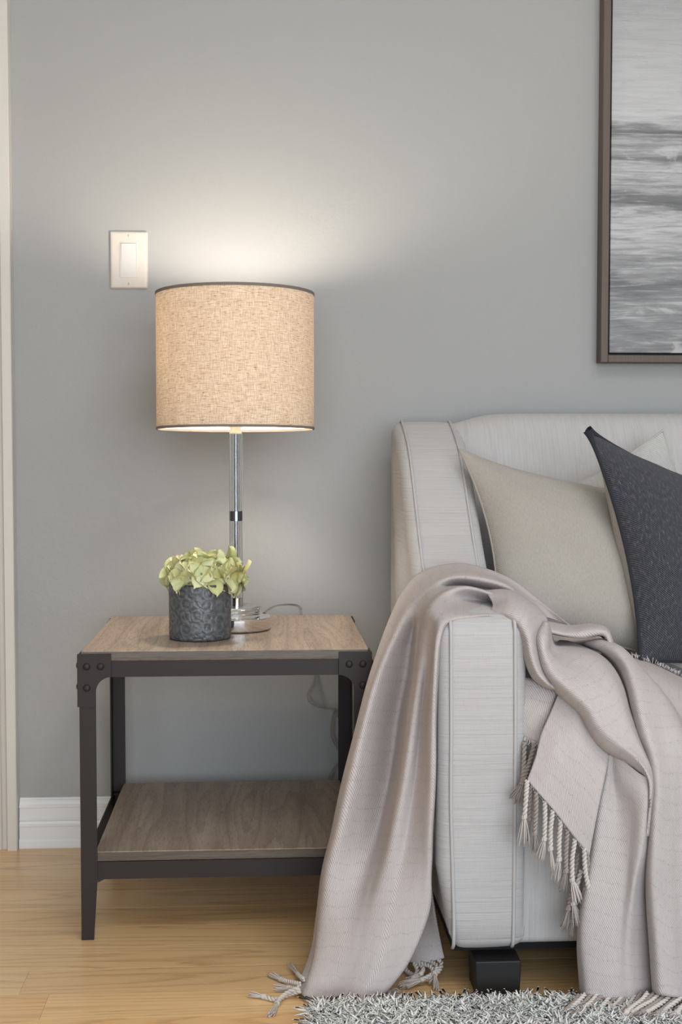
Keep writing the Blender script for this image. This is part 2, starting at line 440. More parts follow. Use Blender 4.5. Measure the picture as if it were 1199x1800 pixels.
# door casing: profile in (x,y), extruded in z
cx0 = -.5085
cp = [(cx0, 0), (cx0, -.030), (cx0-.0015, -.032), (cx0-.019, -.032), (cx0-.0205, -.030), (cx0-.0215, -.021), (cx0-.028, -.0195), (cx0-.031, -.022), (cx0-.0325, -.025), (cx0-.034, -.022), (cx0-.036, -.0235), (cx0-.075, -.020), (cx0-.085, -.013), (cx0-.086, 0)]
V = [(x, y, z) for z in (0, 2.15) for x, y in cp]; n = len(cp)
Fc = [(i, n+i, n+(i+1) % n, (i+1) % n) for i in range(n)] + [tuple(range(n)), tuple(range(n, 2*n))[::-1]]
o = mobj('trim_1', V, Fc, M_case, smooth=False); o['kind'] = 'structure'
bm = bmesh.new(); box(bm, cx0-.95, cx0-.09, -.012, 0, .01, 2.1, .002)
for a, b in ((.15, .95), (1.08, 1.98)): box(bm, cx0-.84, cx0-.20, -.018, -.010, a, b, .004)
o = bobj('door_1', bm, M_case); o['kind'] = 'structure'

# ------------------------------------------------------------------ light switch
c = at(226.5, 457, 2.735)
sw = empty('light_switch', (c.x, 0, c.z), 'off-white rocker light switch plate screwed to the wall above left of the lamp', 'light switch')
W2, H2 = .0385, .0585
bm = bmesh.new()
lay = [(0, 0), (0, .0035), (.0025, .0062), (.006, .0068)]
def rrect(w, h, r, n=4):
    out = []
    for k, (sx, sy) in enumerate(((1,1),(-1,1),(-1,-1),(1,-1))):
        for i in range(n+1):
            a = PI/2*k + PI/2*i/n
            out.append((sx*(w-r) + r*math.cos(a), sy*(h-r) + r*math.sin(a)))
    return out
def plate(bm, layers, w, h, r, cx, cz, y0=0):
    prev = None
    for ins, dy in layers:
        ring = [bm.verts.new((cx+x, y0-dy, cz+z)) for x, z in rrect(w-ins, h-ins, max(r-ins*.5, .0005))]
        if prev: 
            for i in range(len(ring)): bm.faces.new((prev[i], prev[(i+1) % len(ring)], ring[(i+1) % len(ring)], ring[i]))
        prev = ring
    bm.faces.new(prev)
plate(bm, lay, W2, H2, .003, c.x, c.z)
M_plas = plain('switch_plastic', srgb(204, 197, 188), .4)
bobj('wall_plate', bm, M_plas, sw, smooth=False)
bm = bmesh.new(); plate(bm, [(0, 0), (0, .0012), (.0008, .0016), (.0022, .0016), (.0026, .0002)], .0185, .0362, .002, c.x, c.z, -.0068)
bobj('bezel', bm, plain('bezel_plastic', srgb(214, 209, 203), .4), sw)
V = []; 
for zz, dy in ((-.0325, .0008), (0, .0022), (.0325, .0042)):
    for xx in (-.0148, .0148): V.append((c.x+xx, -.0068-dy, c.z+zz))
for zz in (-.0325, .0325):
    for xx in (-.0148, .0148): V.append((c.x+xx, -.0066, c.z+zz))
mobj('rocker', V, [(0,1,3,2),(2,3,5,4),(0,2,4,8,6),(1,7,9,5,3),(4,5,9,8),(0,6,7,1)], plain('rocker_plastic', srgb(204, 202, 200), .45), sw, smooth=False)
for zz in (.0485, -.0485):
    bm = bmesh.new(); t = bmesh.new()
    n = 20
    for r, y in ((.0029, .0068), (.0029, .0074), (.0018, .008)):
        pass
    rings = [[bm.verts.new((c.x+r*math.cos(2*PI*k/n), -y, c.z+zz+r*math.sin(2*PI*k/n))) for k in range(n)] for r, y in ((.0032, .0066), (.0031, .0074), (.002, .0079))]
    for a, b in zip(rings, rings[1:]):
        for k in range(n): bm.faces.new((a[k], a[(k+1) % n], b[(k+1) % n], b[k]))
    bm.faces.new(rings[-1])
    s = bobj('screw', bm, plain('screw_paint', srgb(214, 208, 200), .3), sw, smooth=True)
    bm = bmesh.new(); box(bm, c.x-.0004, c.x+.0004, -.0081, -.0078, c.z+zz-.0024, c.z+zz+.0024)
    bobj('screw_slot', bm, M_steel, s)

# ------------------------------------------------------------------ framed painting
pl = at(1055.5, 637, 2.705); pX0, pZ0 = pl.x, pl.z; pX1, pZ1 = pX0+1.05, pZ0+.92
pic = empty('framed_painting', (pX0, 0, pZ0), 'grey abstract seascape canvas in a thin walnut floater frame on the wall above the sofa', 'painting')
M_fw = frame_wood()
fwid = .0155
def rail(name, x0, x1, z0, z1, horiz):
    bm = bmesh.new(); box(bm, x0, x1, -.038, -.001, z0, z1, .0012)
    # stepped inner lip
    return bobj(name, bm, M_fw, pic)
rail('frame_rail', pX0, pX0+fwid, pZ0, pZ1, 0); rail('frame_rail', pX1-fwid, pX1, pZ0, pZ1, 0)
rail('frame_rail', pX0+fwid, pX1-fwid, pZ0, pZ0+fwid, 1); rail('frame_rail', pX0+fwid, pX1-fwid, pZ1-fwid, pZ1, 1)
bm = bmesh.new(); box(bm, pX0+fwid, pX1-fwid, -.008, -.002, pZ0+fwid, pZ1-fwid)
bobj('backing', bm, plain('black_backing', srgb(16, 16, 18)), pic)
def paint_canvas():
    m = MT('painted_canvas'); tc = m.node('ShaderNodeTexCoord'); sp = m.node('ShaderNodeSeparateXYZ'); m.l.new(tc.outputs['Object'], sp.inputs[0])
    st = m.noise(m.co(scale=(3.2, 1, 26)), 1, 5, .62, .6)
    st2 = m.noise(m.co(scale=(9, 1, 120)), 1, 4, .7, .4)
    st3 = m.noise(m.co(scale=(4, 1, 9)), 1, 3, .5, 1.0)
    z = m.math('ADD', sp.outputs[2], m.math('MULTIPLY', m.math('SUBTRACT', st3, .5), .055))
    z = m.math('ADD', z, m.math('MULTIPLY', m.math('SUBTRACT', st, .5), .05))
    zz = m.mapr(z, 0, .92)
    def Z(y): return (at(1130, y, 2.705).z - pZ0)/.92
    g = lambda v: srgb(v, v+1, v+3)
    ys = [(640, 118), (600, 128), (560, 138), (535, 122), (512, 104), (495, 150), (475, 132), (462, 158), (425, 178), (392, 172), (376, 104), (357, 108), (345, 150), (325, 172), (300, 166), (290, 100), (283, 148), (262, 156), (246, 96), (236, 132), (225, 182), (150, 176), (60, 164), (0, 152)]
    stops = sorted([(max(0, min(1, Z(y))), g(v)) for y, v in ys], key=lambda q: q[0])
    stops.append((1.0, g(148)))
    c = m.ramp(zz, stops)
    up = m.mapr(zz, Z(250), Z(200), 1, .22)
    lo = m.math('MULTIPLY', m.mapr(st2, .35, .70, -.5, .5), up)
    c = m.mix(m.math('MAXIMUM', m.math('MULTIPLY', lo, 1.), 0.), c, g(205))
    c = m.mix(m.math('MAXIMUM', m.math('MULTIPLY', lo, -1.), 0.), c, g(70))
    pt = m.mapr(m.noise(m.co(scale=(11, 1, 30)), 1, 4, .6, .5), .60, .68)
    c = m.mix(m.math('MULTIPLY', m.math('MULTIPLY', pt, up), .6), c, g(190))
    m.set(Base=c, Roughness=.45, Normal=m.bump(m.math('ADD', st2, pt), .45, .002)); return m.m
bm = bmesh.new(); box(bm, 0, 1.05-2*fwid-.010, -.020, 0, 0, .92-2*fwid-.010, .001)
cv = bobj('canvas', bm, paint_canvas(), pic); cv.location = Vector((pX0+fwid+.005, -.008, pZ0+fwid+.005)) - pic.location

# ------------------------------------------------------------------ side table
TX0, TX1, TYf, TYb, TZ = at(138.5, 1145, 2.2).x, at(651, 1141, 2.2).x, Yd(2.2), Yd(2.665), .492
tab = empty('side_table', ((TX0+TX1)/2, (TYf+TYb)/2, 0), 'square side table with grey-brown wood top and shelf on a riveted dark steel frame', 'side table')
def woodslab(name, x0, x1, y0, y1, z0, z1, mtop):
    bm = bmesh.new(); box(bm, x0, x1, y0, y1, z0, z1, .0012, 1)
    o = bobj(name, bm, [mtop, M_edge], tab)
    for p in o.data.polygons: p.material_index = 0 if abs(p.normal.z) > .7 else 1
    return o
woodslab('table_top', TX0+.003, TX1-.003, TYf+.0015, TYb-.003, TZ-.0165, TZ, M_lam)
zs = .150
woodslab('shelf', TX0+.024, TX1-.024, TYf+.004, TYb-.004, zs-.0165, zs, M_lam2)
def prism(bm, poly, axis, a, b):
    """poly in 2D; axis 'y': poly (x,z) extruded y a..b ; 'x': poly (y,z)"""
    f = (lambda p, q: (p[0], q, p[1])) if axis == 'y' else (lambda p, q: (q, p[0], p[1]))
    A = [bm.verts.new(f(p, a)) for p in poly]; B = [bm.verts.new(f(p, b)) for p in poly]; n = len(poly)
    bm.faces.new(A); bm.faces.new(B[::-1])
    for i in range(n): bm.faces.new((A[i], B[i], B[(i+1) % n], A[(i+1) % n]))
LW, TK = .0275, .0025
zr = zs - .0165
zrb = zr - .030
def leg_and_bracket(sx, sy):
    X = TX0 if sx < 0 else TX1; Y = TYf if sy < 0 else TYb
    ix, iy = -sx, -sy
    bm = bmesh.new()
    # front flange, tapering inward below the shelf rail
    P = [(X, 0), (X+ix*.021, 0), (X+ix*LW, zrb), (X+ix*LW, TZ-.018), (X, TZ-.018)]
    prism(bm, P, 'y', Y, Y+iy*TK)
    P = [(Y+iy*TK, 0), (Y+iy*.021, 0), (Y+iy*LW, zrb), (Y+iy*LW, TZ-.018), (Y+iy*TK, TZ-.018)]
    prism(bm, P, 'x', X, X+ix*TK)
    bobj('leg', bm, M_steel, tab)
    def shape(a0, s):   # a: along, from outer edge inward
        pts = [(0, .0065), (.056, .0065), (.056, .0435)]
        for k in range(0, 9):
            t = k/8*PI/2
            pts.append((.056 - .0255*math.sin(t), .0435 + .0255*(1-math.cos(t))))
        pts += [(.0305, .0935), (0, .0935)]
        return [(a0 + s*u, TZ - v) for u, v in pts]
    bm = bmesh.new()
    prism(bm, shape(X-ix*.0025, ix), 'y', Y-iy*.0028, Y-iy*.0002)
    prism(bm, shape(Y-iy*.0025, iy), 'x', X-ix*.0028, X-ix*.0002)
    # folded top lip
    box(bm, min(X-ix*.0025, X+ix*.0535), max(X-ix*.0025, X+ix*.0535), min(Y-iy*.0028, Y+iy*.0012), max(Y-iy*.0028, Y+iy*.0012), TZ-.0065, TZ-.0045)
    br = bobj('corner_bracket', bm, M_steel, tab)
    for u, v in ((.0155, .0255), (.0385, .0255), (.0155, .0615)):
        for side in (0, 1):
            bm = bmesh.new(); n = 16; R = .0062; prev = None
            for q in range(4):
                a = q/4*PI/2; r = R*math.cos(a); h = .0032*math.sin(a) + (.0006 if q else 0)
                if side == 0: ring = [bm.verts.new((X+ix*(u-.0025)+r*math.cos(2*PI*k/n), Y-iy*(.0028+h), TZ-v+r*math.sin(2*PI*k/n))) for k in range(n)]
                else: ring = [bm.verts.new((X-ix*(.0028+h), Y+iy*(u-.0025)+r*math.cos(2*PI*k/n), TZ-v+r*math.sin(2*PI*k/n))) for k in range(n)]
                if prev:
                    for k in range(n): bm.faces.new((prev[k], prev[(k+1) % n], ring[(k+1) % n], ring[k]))
                prev = ring
            bm.faces.new(prev)
            bobj('rivet', bm, M_steel, br, smooth=True)
for sx in (-1, 1):
    for sy in (-1, 1): leg_and_bracket(sx, sy)
def rails(name, ztop, h):
    for y, s in ((TYf, 1), (TYb, -1)):
        bm = bmesh.new(); box(bm, TX0+.004, TX1-.004, min(y+s*.0026, y+s*.0056), max(y+s*.0026, y+s*.0056), ztop-h, ztop); box(bm, TX0+.004, TX1-.004, min(y+s*.003, y+s*.02), max(y+s*.003, y+s*.02), ztop-.003, ztop)
        bobj(name, bm, M_steel, tab)
    for x, s in ((TX0, 1), (TX1, -1)):
        bm = bmesh.new(); box(bm, min(x+s*.0026, x+s*.0056), max(x+s*.0026, x+s*.0056), TYf+.006, TYb-.006, ztop-h, ztop)
        bobj(name, bm, M_steel, tab)
rails('top_rail', TZ-.0168, .0275); rails('shelf_rail', zr-.0003, .030)
for sx, X in ((1, TX0+LW), (-1, TX1-LW)):
    bm = bmesh.new(); prism(bm, [(X, zrb+.001), (X+sx*.014, zrb+.001), (X, zrb-.006)], 'y', TYf+.0027, TYf+.0055); bobj('gusset', bm, M_steel, tab)

# ------------------------------------------------------------------ lamp
lc = at(415.5, 1104, 2.455); LXc, LYc = lc.x, lc.y
lamp = empty('table_lamp', (LXc, LYc, TZ), 'lit table lamp with beige linen drum shade on a clear crystal and chrome column', 'lamp')
def lz(y): return at(414, y, 2.455).z
def lpart(name, prof, mat, parent=lamp, n=64, sm=True, off=(0, 0)):
    bm = bmesh.new(); lathe(bm, prof, (LXc+off[0], LYc+off[1], 0), n)
    global LAST
    o = bobj(name, bm, mat, parent, smooth=sm); LAST = o
    if sm:
        o.data.set_sharp_from_angle(angle=math.radians(35))
    return o
z0 = TZ
bh = .0245
lpart('base', [(0, z0+.001), (.062, z0+.001), (.0635, z0+.002), (.0645, z0+.004), (.0645, z0+bh-.001), (.0637, z0+bh), (0, z0+bh)], M_chrome)
lpart('base_pad', [(0, z0+.0002), (.061, z0+.0002), (.061, z0+.0011), (0, z0+.0011)], M_black)
z1 = z0+bh+.0002
lpart('crystal_disc', [(0, z1), (.0435, z1), (.0445, z1+.001), (.0445, z1+.0085), (.0437, z1+.0095), (.0437, z1+.0102), (.0445, z1+.0112), (.0445, z1+.0185), (.0435, z1+.0195), (0, z1+.0195)], M_glass)
ztop = lz(763)
zA, zB, zC, zD = z1+.0199, lz(1050), lz(915.5), lz(898)
M_rod = plain('darkened_chrome', srgb(120, 122, 126), .12, 1.)  # chrome with the dark reflections of the room put into its colour
lpart('collar', [(0, zA), (.0135, zA), (.0135, zB-.0004), (0, zB-.0004)], M_chrome)
lpart('collar', [(0, zC+.0002), (.0122, zC+.0002), (.0122, zD-.0002), (0, zD-.0002)], M_rod)
lpart('crystal_column', [(0.0052, zB), (.0124, zB), (.0124, zC), (0.0052, zC), (.0052, zB)], M_glass, n=12, sm=False)
lpart('crystal_column', [(0.0052, zD), (.0124, zD), (.0124, ztop), (0.0052, ztop), (.0052, zD)], M_glass, n=12, sm=False)
lpart('stem', [(0, zB), (.0044, zB), (.0044, zC), (0, zC)], M_rod, n=24)
lpart('stem', [(0, zD), (.0044, zD), (.0044, ztop), (0, ztop)], M_rod, n=24)
M_sock = plain('socket_cream', srgb(226, 214, 190), .5)
lpart('socket', [(0, ztop+.0005), (.0117, ztop+.0005), (.0117, ztop+.004), (.010, ztop+.005), (.0105, ztop+.06), (.0165, ztop+.075), (.0165, ztop+.11), (0, ztop+.11)], M_sock, n=32)
SR = .1465; sT, sB = at(414, 517, 2.455).z, at(414, 754, 2.455).z
zb = sT - .062
M_bulb = emit('bulb_glow', (1.0, .88, .73), 262.)
lpart('light_bulb', [(0, zb+.031)] + [(.030*math.sin(a), zb + .030*math.cos(a)) for a in [i/12*PI for i in range(1, 10)]] + [(.0145, zb-.04), (.013, zb-.055), (0, zb-.055)], M_bulb, n=32)
TILT = .02
def cyl_uv(name, r, za, zc, mat, parent, n=128, flip=False):
    V, U, Fc = [], [], []
    for j in range(9):
        z = za + (zc-za)*j/8
        for k in range(n+1):
            a = 2*PI*k/n; V.append((LXc+r*math.cos(a), LYc+r*math.sin(a), z - TILT*r*math.sin(a))); U.append((a*r, z))
    for j in range(8):
        for k in range(n):
            q = (j*(n+1)+k, j*(n+1)+k+1, (j+1)*(n+1)+k+1, (j+1)*(n+1)+k); Fc.append(q[::-1] if flip else q)
    return mobj(name, V, Fc, mat, parent, uvs=U)
sh = cyl_uv('lamp_shade', SR, sB, sT, shade_mat(), lamp)
cyl_uv('shade_liner', SR-.0015, sB+.001, sT-.001, liner_mat(), sh, flip=True)
M_band = plain('shade_tape', srgb(120, 112, 104), .8)
for za, zc in ((sT-.004, sT+.0012), (sB-.0012, sB+.0032)):
    lpart('shade_trim', [(SR-.0022, za), (SR+.0008, za), (SR+.0012, (za+zc)/2), (SR+.0008, zc), (SR-.0022, zc), (SR-.0022, za)], M_band, sh, n=128)
    for v in LAST.data.vertices: v.co.z -= TILT*(v.co.y-LYc)
V, Fc = [], []
for k in range(3):
    a = 2*PI*k/3 + .5
    tube_data([(LXc+.012*math.cos(a), LYc+.012*math.sin(a), sT-.022), (LXc+.07*math.cos(a), LYc+.07*math.sin(a), sT-.018), (LXc+(SR-.003)*math.cos(a), LYc+(SR-.003)*math.sin(a), sT-.003)], .0016, 8, V, Fc)
tube_data([(LXc+.013*math.cos(a), LYc+.013*math.sin(a), sT-.022) for a in [2*PI*i/24 for i in range(25)]], .002, 8, V, Fc)
mobj('shade_spider', V, Fc, M_chrome, lamp)
V, Fc = [], []
for s in (-1, 1):
    pts = [(LXc, LYc, sT-.022), (LXc+s*.02, LYc, sT-.024), (LXc+s*.040, LYc, sT-.05), (LXc+s*.046, LYc, sT-.1), (LXc+s*.035, LYc, sT-.17), (LXc+s*.015, LYc, ztop+.02), (LXc+s*.008, LYc, ztop+.012)]
    tube_data(spline(pts, 30), .0013, 8, V, Fc)
mobj('harp', V, Fc, M_chrome, lamp)
# clear cord
M_cord = glass('clear_vinyl', (.86, .84, .80), 1.35); M_cord.node_tree.nodes['Principled BSDF'].inputs['Roughness'].default_value = .25
cpts = [at(462, 1079, 2.55), at(480, 1067, 2.58), at(500, 1063, 2.61), at(518, 1064, 2.65), at(527, 1070, 2.675), at(529, 1082, 2.687), at(545, 1130, 2.70), at(555, 1190, 2.705), at(549, 1208, 2.705), at(541, 1224, 2.705), at(546, 1235, 2.70), at(558, 1242, 2.70), at(574, 1245, 2.695), at(592, 1248, 2.69), at(606, 1258, 2.695), at(602, 1275, 2.70), at(590, 1250, 2.70), at(584, 1270, 2.705), at(583, 1293, 2.705), at(591, 1311, 2.705), at(602, 1330, 2.705), at(592, 1345, 2.705), at(582, 1360, 2.705), at(574, 1390, 2.705), at(575, 1440, 2.705), at_z(585, 1490, .003), at_z(640, 1492, .003)]
pts = spline(cpts, 220)
V, Fc = [], []
tube_data(pts, .0016, 8, V, Fc); tube_data([p+Vector((.0027, 0, .0006)) for p in pts], .0016, 8, V, Fc)
mobj('power_cord', V, Fc, M_cord, lamp)

# ------------------------------------------------------------------ vase and hydrangea
vc = at(352, 1117, 2.345); VX, VY = vc.x, vc.y
VR, VH = .0555, .1
V, U, Fc = [], [], []; n = 96
prof = [(0, .0005), (VR-.004, .0005), (VR-.001, .002), (VR, .005)] + [(VR, .005+(VH-.008)*k/10) for k in range(1, 11)] + [(VR-.001, VH), (VR-.004, VH), (VR-.0045, VH-.004), (VR-.0045, .006), (0, .006)]
acc = 0; lastp = prof[0]
for r, z in prof:
    acc += math.hypot(r-lastp[0], z-lastp[1]); lastp = (r, z)
    for k in range(n+1): a = 2*PI*k/n; V.append((VX+r*math.cos(a), VY+r*math.sin(a), TZ+z)); U.append((a*VR, acc))
for j in range(len(prof)-1):
    for k in range(n): Fc.append((j*(n+1)+k, j*(n+1)+k+1, (j+1)*(n+1)+k+1, (j+1)*(n+1)+k))
o = mobj('flower_pot', V, Fc, vase_mat(), uvs=U)
o['label'] = 'round slate-grey pot with embossed rosettes on the side table in front of the lamp base'; o['category'] = 'pot'
hyd = empty('hydrangea', (VX, VY, TZ+.07), 'cut bunch of pale green hydrangea blooms standing in the embossed grey pot', 'flowers')
M_pet = petal_mat(); M_stem = plain('flower_stem', srgb(128, 140, 84), .6)
def petal_mesh(seed):
    r = random.Random(seed); nu, nv = 8, 8; V, U, Fc = [], [], []
    L, Wd = .031, .032*r.uniform(.88, 1.1); ph = r.uniform(0, 6)
    for j in range(nv+1):
        t = j/nv
        wd = Wd*(math.sin(PI*min(1, t**.8*.93+.035))**.62)*.5 if t < 1 else Wd*.09
        for i in range(nu+1):
            s = i/nu*2-1
            x = s*wd; y = L*t - .0028*s*s*t + .0012*math.exp(-(s*3)**2)*t
            z = .0055*s*s*t + .010*(t-.15)**2 - .013*max(0, t-.55)**2*2.2 + .0012*math.sin(4.2*s+ph)*t + .0010*math.sin(9*s+ph*2+t*4)*t
            V.append((x, y, z)); U.append((i/nu, t))
    for j in range(nv):
        for i in range(nu): Fc.append((j*(nu+1)+i, j*(nu+1)+i+1, (j+1)*(nu+1)+i+1, (j+1)*(nu+1)+i))
    me = bpy.data.meshes.new('petal'); me.from_pydata(V, [], Fc); me.materials.append(M_pet)
    me.polygons.foreach_set('use_smooth', [True]*len(me.polygons))
    l = me.uv_layers.new(name='UVMap')
    for p in me.polygons:
        for li in p.loop_indices: l.data[li].uv = U[me.loops[li].vertex_index]
    return me
PM = [petal_mesh(i) for i in range(5)]
bmc = bmesh.new(); bmesh.ops.create_icosphere(bmc, subdivisions=2, radius=.0022); fme = bpy.data.meshes.new('floret'); bmc.to_mesh(fme); bmc.free(); fme.materials.append(M_stem)
hc = Vector((at(359, 1003, 2.345).x, VY, at(359, 1003, 2.345).z - .009))
rf = random.Random(21); cnt = 0
golden = PI*(3-math.sqrt(5))
NF = 30
for i in range(NF):
    zf = 1 - 1.42*(i+.5)/NF
    rad = math.sqrt(max(0, 1-zf*zf)); a = golden*i + rf.uniform(-.15, .15)
    nrm = Vector((rad*math.cos(a), rad*math.sin(a), zf)).normalized()
    lob = 1 + .10*math.sin(3*a+1)*rad
    pos = hc + Vector((nrm.x*.066*lob, nrm.y*.056*lob, nrm.z*.036 if nrm.z > 0 else nrm.z*.030)) - nrm*.006
    q = nrm.to_track_quat('Z', 'Y').to_matrix().to_4x4() @ Matrix.Rotation(rf.uniform(0, PI), 4, 'Z') @ Matrix.Rotation(rf.uniform(-.22, .22), 4, 'X') @ Matrix.Rotation(rf.uniform(-.22, .22), 4, 'Y')
    fo = bpy.data.objects.new('floret', fme); COL.objects.link(fo); fo.parent = hyd
    fo.matrix_local = Matrix.Translation(pos - hyd.location) @ q
    sc_ = rf.uniform(.88, 1.08)
    for k in range(4):
        po = bpy.data.objects.new('petal', PM[rf.randrange(5)]); COL.objects.link(po); po.parent = fo
        po.matrix_local = Matrix.Rotation(k*PI/2 + rf.uniform(-.15, .15), 4, 'Z') @ Matrix.Rotation(rf.uniform(-.08, .24), 4, 'X') @ Matrix.Scale(sc_*rf.uniform(.9, 1.1), 4)
V, Fc = [], []
for k in range(7):
    a = 2*PI*k/7
    tube_data(spline([(VX+.02*math.cos(a), VY+.02*math.sin(a), TZ+.012), (VX+.025*math.cos(a), VY+.025*math.sin(a), TZ+.07), (hc.x+.03*math.cos(a), hc.y+.03*math.sin(a), hc.z+.012)], 8), .0022, 6, V, Fc)
mobj('stem', V, Fc, M_stem, hyd)

# ------------------------------------------------------------------ sofa
SX0, SX1 = .262, 2.36
sofa = empty('sofa', ((SX0+SX1)/2, -.45, 0), 'off-white linen sofa with sloping piped arms against the back wall', 'sofa')
top = [(2.665, .868), (2.650, .878), (2.632, .879), (2.600, .868), (2.560, .852), (2.516, .832), (2.480, .808), (2.449, .782), (2.386, .720), (2.326, .662), (2.268, .612), (2.20, .588), (2.12, .579), (2.04, .5765), (1.985, .576), (1.962, .574), (1.945, .567), (1.935, .552)]
prof = [(Yd(d), z+.005) for d, z in top] + [(Yd(1.932), .50), (Yd(1.928), .40), (Yd(1.928), .30), (Yd(1.930), .20), (Yd(1.932), .12), (Yd(1.935), .084), (Yd(1.945), .073)] + [(Yd(2.1), .073), (Yd(2.4), .073), (Yd(2.65), .073), (Yd(2.675), .09), (Yd(2.675), .3), (Yd(2.675), .6), (Yd(2.675), .83)]
def inset(prof, d):
    n = len(prof); out = []
    for i in range(n):
        a, b, c_ = prof[i-1], prof[i], prof[(i+1) % n]
        t = Vector((c_[0]-a[0], c_[1]-a[1])).normalized(); nn = Vector((t.y, -t.x))
        out.append((b[0] + nn.x*d, b[1] + nn.y*d))
    return out
# orientation test: the first profile points run forward along the top, so inward normal must point down
tst = inset(prof, .01); sg = 1 if tst[6][1] < prof[6][1] else -1
def arm(xa, xb, s, parent):
    """xa outer, xb inner ; s=+1 left arm"""
    W = abs(xb-xa)
    secs = [(0, .030), (.0006, .020), (.003, .012), (.008, .005), (.014, .0015), (.020, 0), (.034, -.0012), (.064, -.0018), (.094, -.0012), (W-.020, 0), (W-.014, .0015), (W-.007, .005), (W-.002, .011), (W, .020), (W, .030)]
    V, Fc = [], []; n = len(prof)
    for u, ins in secs:
        for y, z in inset(prof, sg*ins):
            tuck = .022*smooth01((.20-z)/.13) * (1 - smooth01(u/.06))
            if u < .001: tuck += .0
            V.append((xa + s*(u + tuck), y, z))
    for j in range(len(secs)-1):
        for i in range(n): Fc.append((j*n+i, j*n+(i+1) % n, (j+1)*n+(i+1) % n, (j+1)*n+i))
    Fc.append(tuple(range(n))); Fc.append(tuple((len(secs)-1)*n+i for i in range(n))[::-1])
    bm = bmesh.new(); vs = [bm.verts.new(v) for v in V]
    for f in Fc: bm.faces.new([vs[i] for i in f])
    o = bobj('arm', bm, M_sofaZ, parent, smooth=True)
    for u in (.0195, W-.0195):
        pp = inset(prof, -sg*.0012)[:25]
        pts = [(xa+s*(u + .006*smooth01((.3-z)/.2)*(1 if u < .05 else 0)), y, z) for y, z in pp]
        V, Fc = tube_data(spline(pts, 110), .0028, 8)
        mobj('piping', V, Fc, M_pipe, o)
arm(SX0, SX0+.136, 1, sofa); arm(SX1, SX1-.136, -1, sofa)
# back
BX0, BX1 = SX0+.092, SX1-.092
bp = [(2.42, .30), (2.43, .45), (2.455, .55), (2.49, .68), (2.525, .78), (2.56, .85), (2.585, .885), (2.605, .898), (2.635, .905), (2.665, .898), (2.680, .88), (2.688, .80), (2.69, .50), (2.69, .10), (2.5, .10)]
V, Fc, n = [], [], len(bp)
xs = [0, .004, .012, .03, .06, .1, .16] ; tot = BX1-BX0
us = xs + [.3, .6, tot/2, tot-.6, tot-.3] + [tot-x for x in xs[::-1]]
for u in us:
    e = min(u, tot-u)
    k = 1 - smooth01(e/.115)          # drop towards the arm
    kk = max(0, 1-e/.012)
    for d, z in bp:
        up = smooth01((z-.55)/.3)
        V.append((BX0+u, Yd(d + .02*k*up*(1 if d < 2.62 else 0) - (.0 if d < 2.62 else .01*kk)), z - up*(.026*k + .006*kk)))
m_ = len(us)
for j in range(m_-1):
    for i in range(n): Fc.append((j*n+i, j*n+(i+1) % n, (j+1)*n+(i+1) % n, (j+1)*n+i))
Fc.append(tuple(range(n))); Fc.append(tuple((m_-1)*n+i for i in range(n))[::-1])
bm = bmesh.new(); vs = [bm.verts.new(v) for v in V]
for f in Fc: bm.faces.new([vs[i] for i in f])
o = bobj('backrest', bm, M_sofaX, sofa, smooth=True)
md = o.modifiers.new('s', 'SUBSURF'); md.levels = 1; md.render_levels = 2
bm = bmesh.new(); box(bm, SX0+.112, SX1-.112, Yd(1.948), Yd(2.55), .073, .31, .012, 3); bobj('seat_frame', bm, M_sofaX, sofa, smooth=True)
bm = bmesh.new(); box(bm, SX0+.1365, (SX0+SX1)/2-.001, Yd(1.95), Yd(2.50), .312, .402, .024, 4); bobj('seat_cushion', bm, M_sofaX, sofa, smooth=True)
bm = bmesh.new(); box(bm, (SX0+SX1)/2+.001, SX1-.1365, Yd(1.95), Yd(2.50), .312, .402, .024, 4); bobj('seat_cushion', bm, M_sofaX, sofa, smooth=True)
bm = bmesh.new(); box(bm, SX0+.03, SX1-.03, Yd(1.975), Yd(2.66), .056, .0725); bobj('underside_shade_cover', bm, plain('black_shade_cloth', srgb(14, 14, 16), .9), sofa)  # black underside sheet that also stands for the darkness below the sofa
for x in (SX0+.058, SX1-.128):
    for d in (1.928, 2.58):
        bm = bmesh.new(); box(bm, x, x+.07, Yd(d), Yd(d)+.07, 0.0, .0558, .002)
        for v in bm.verts:
            if v.co.z < .03: v.co.x = x+.035+(v.co.x-x-.035)*.95; v.co.y = Yd(d)+.035+(v.co.y-Yd(d)-.035)*.97
        bobj('foot', bm, M_black, sofa)

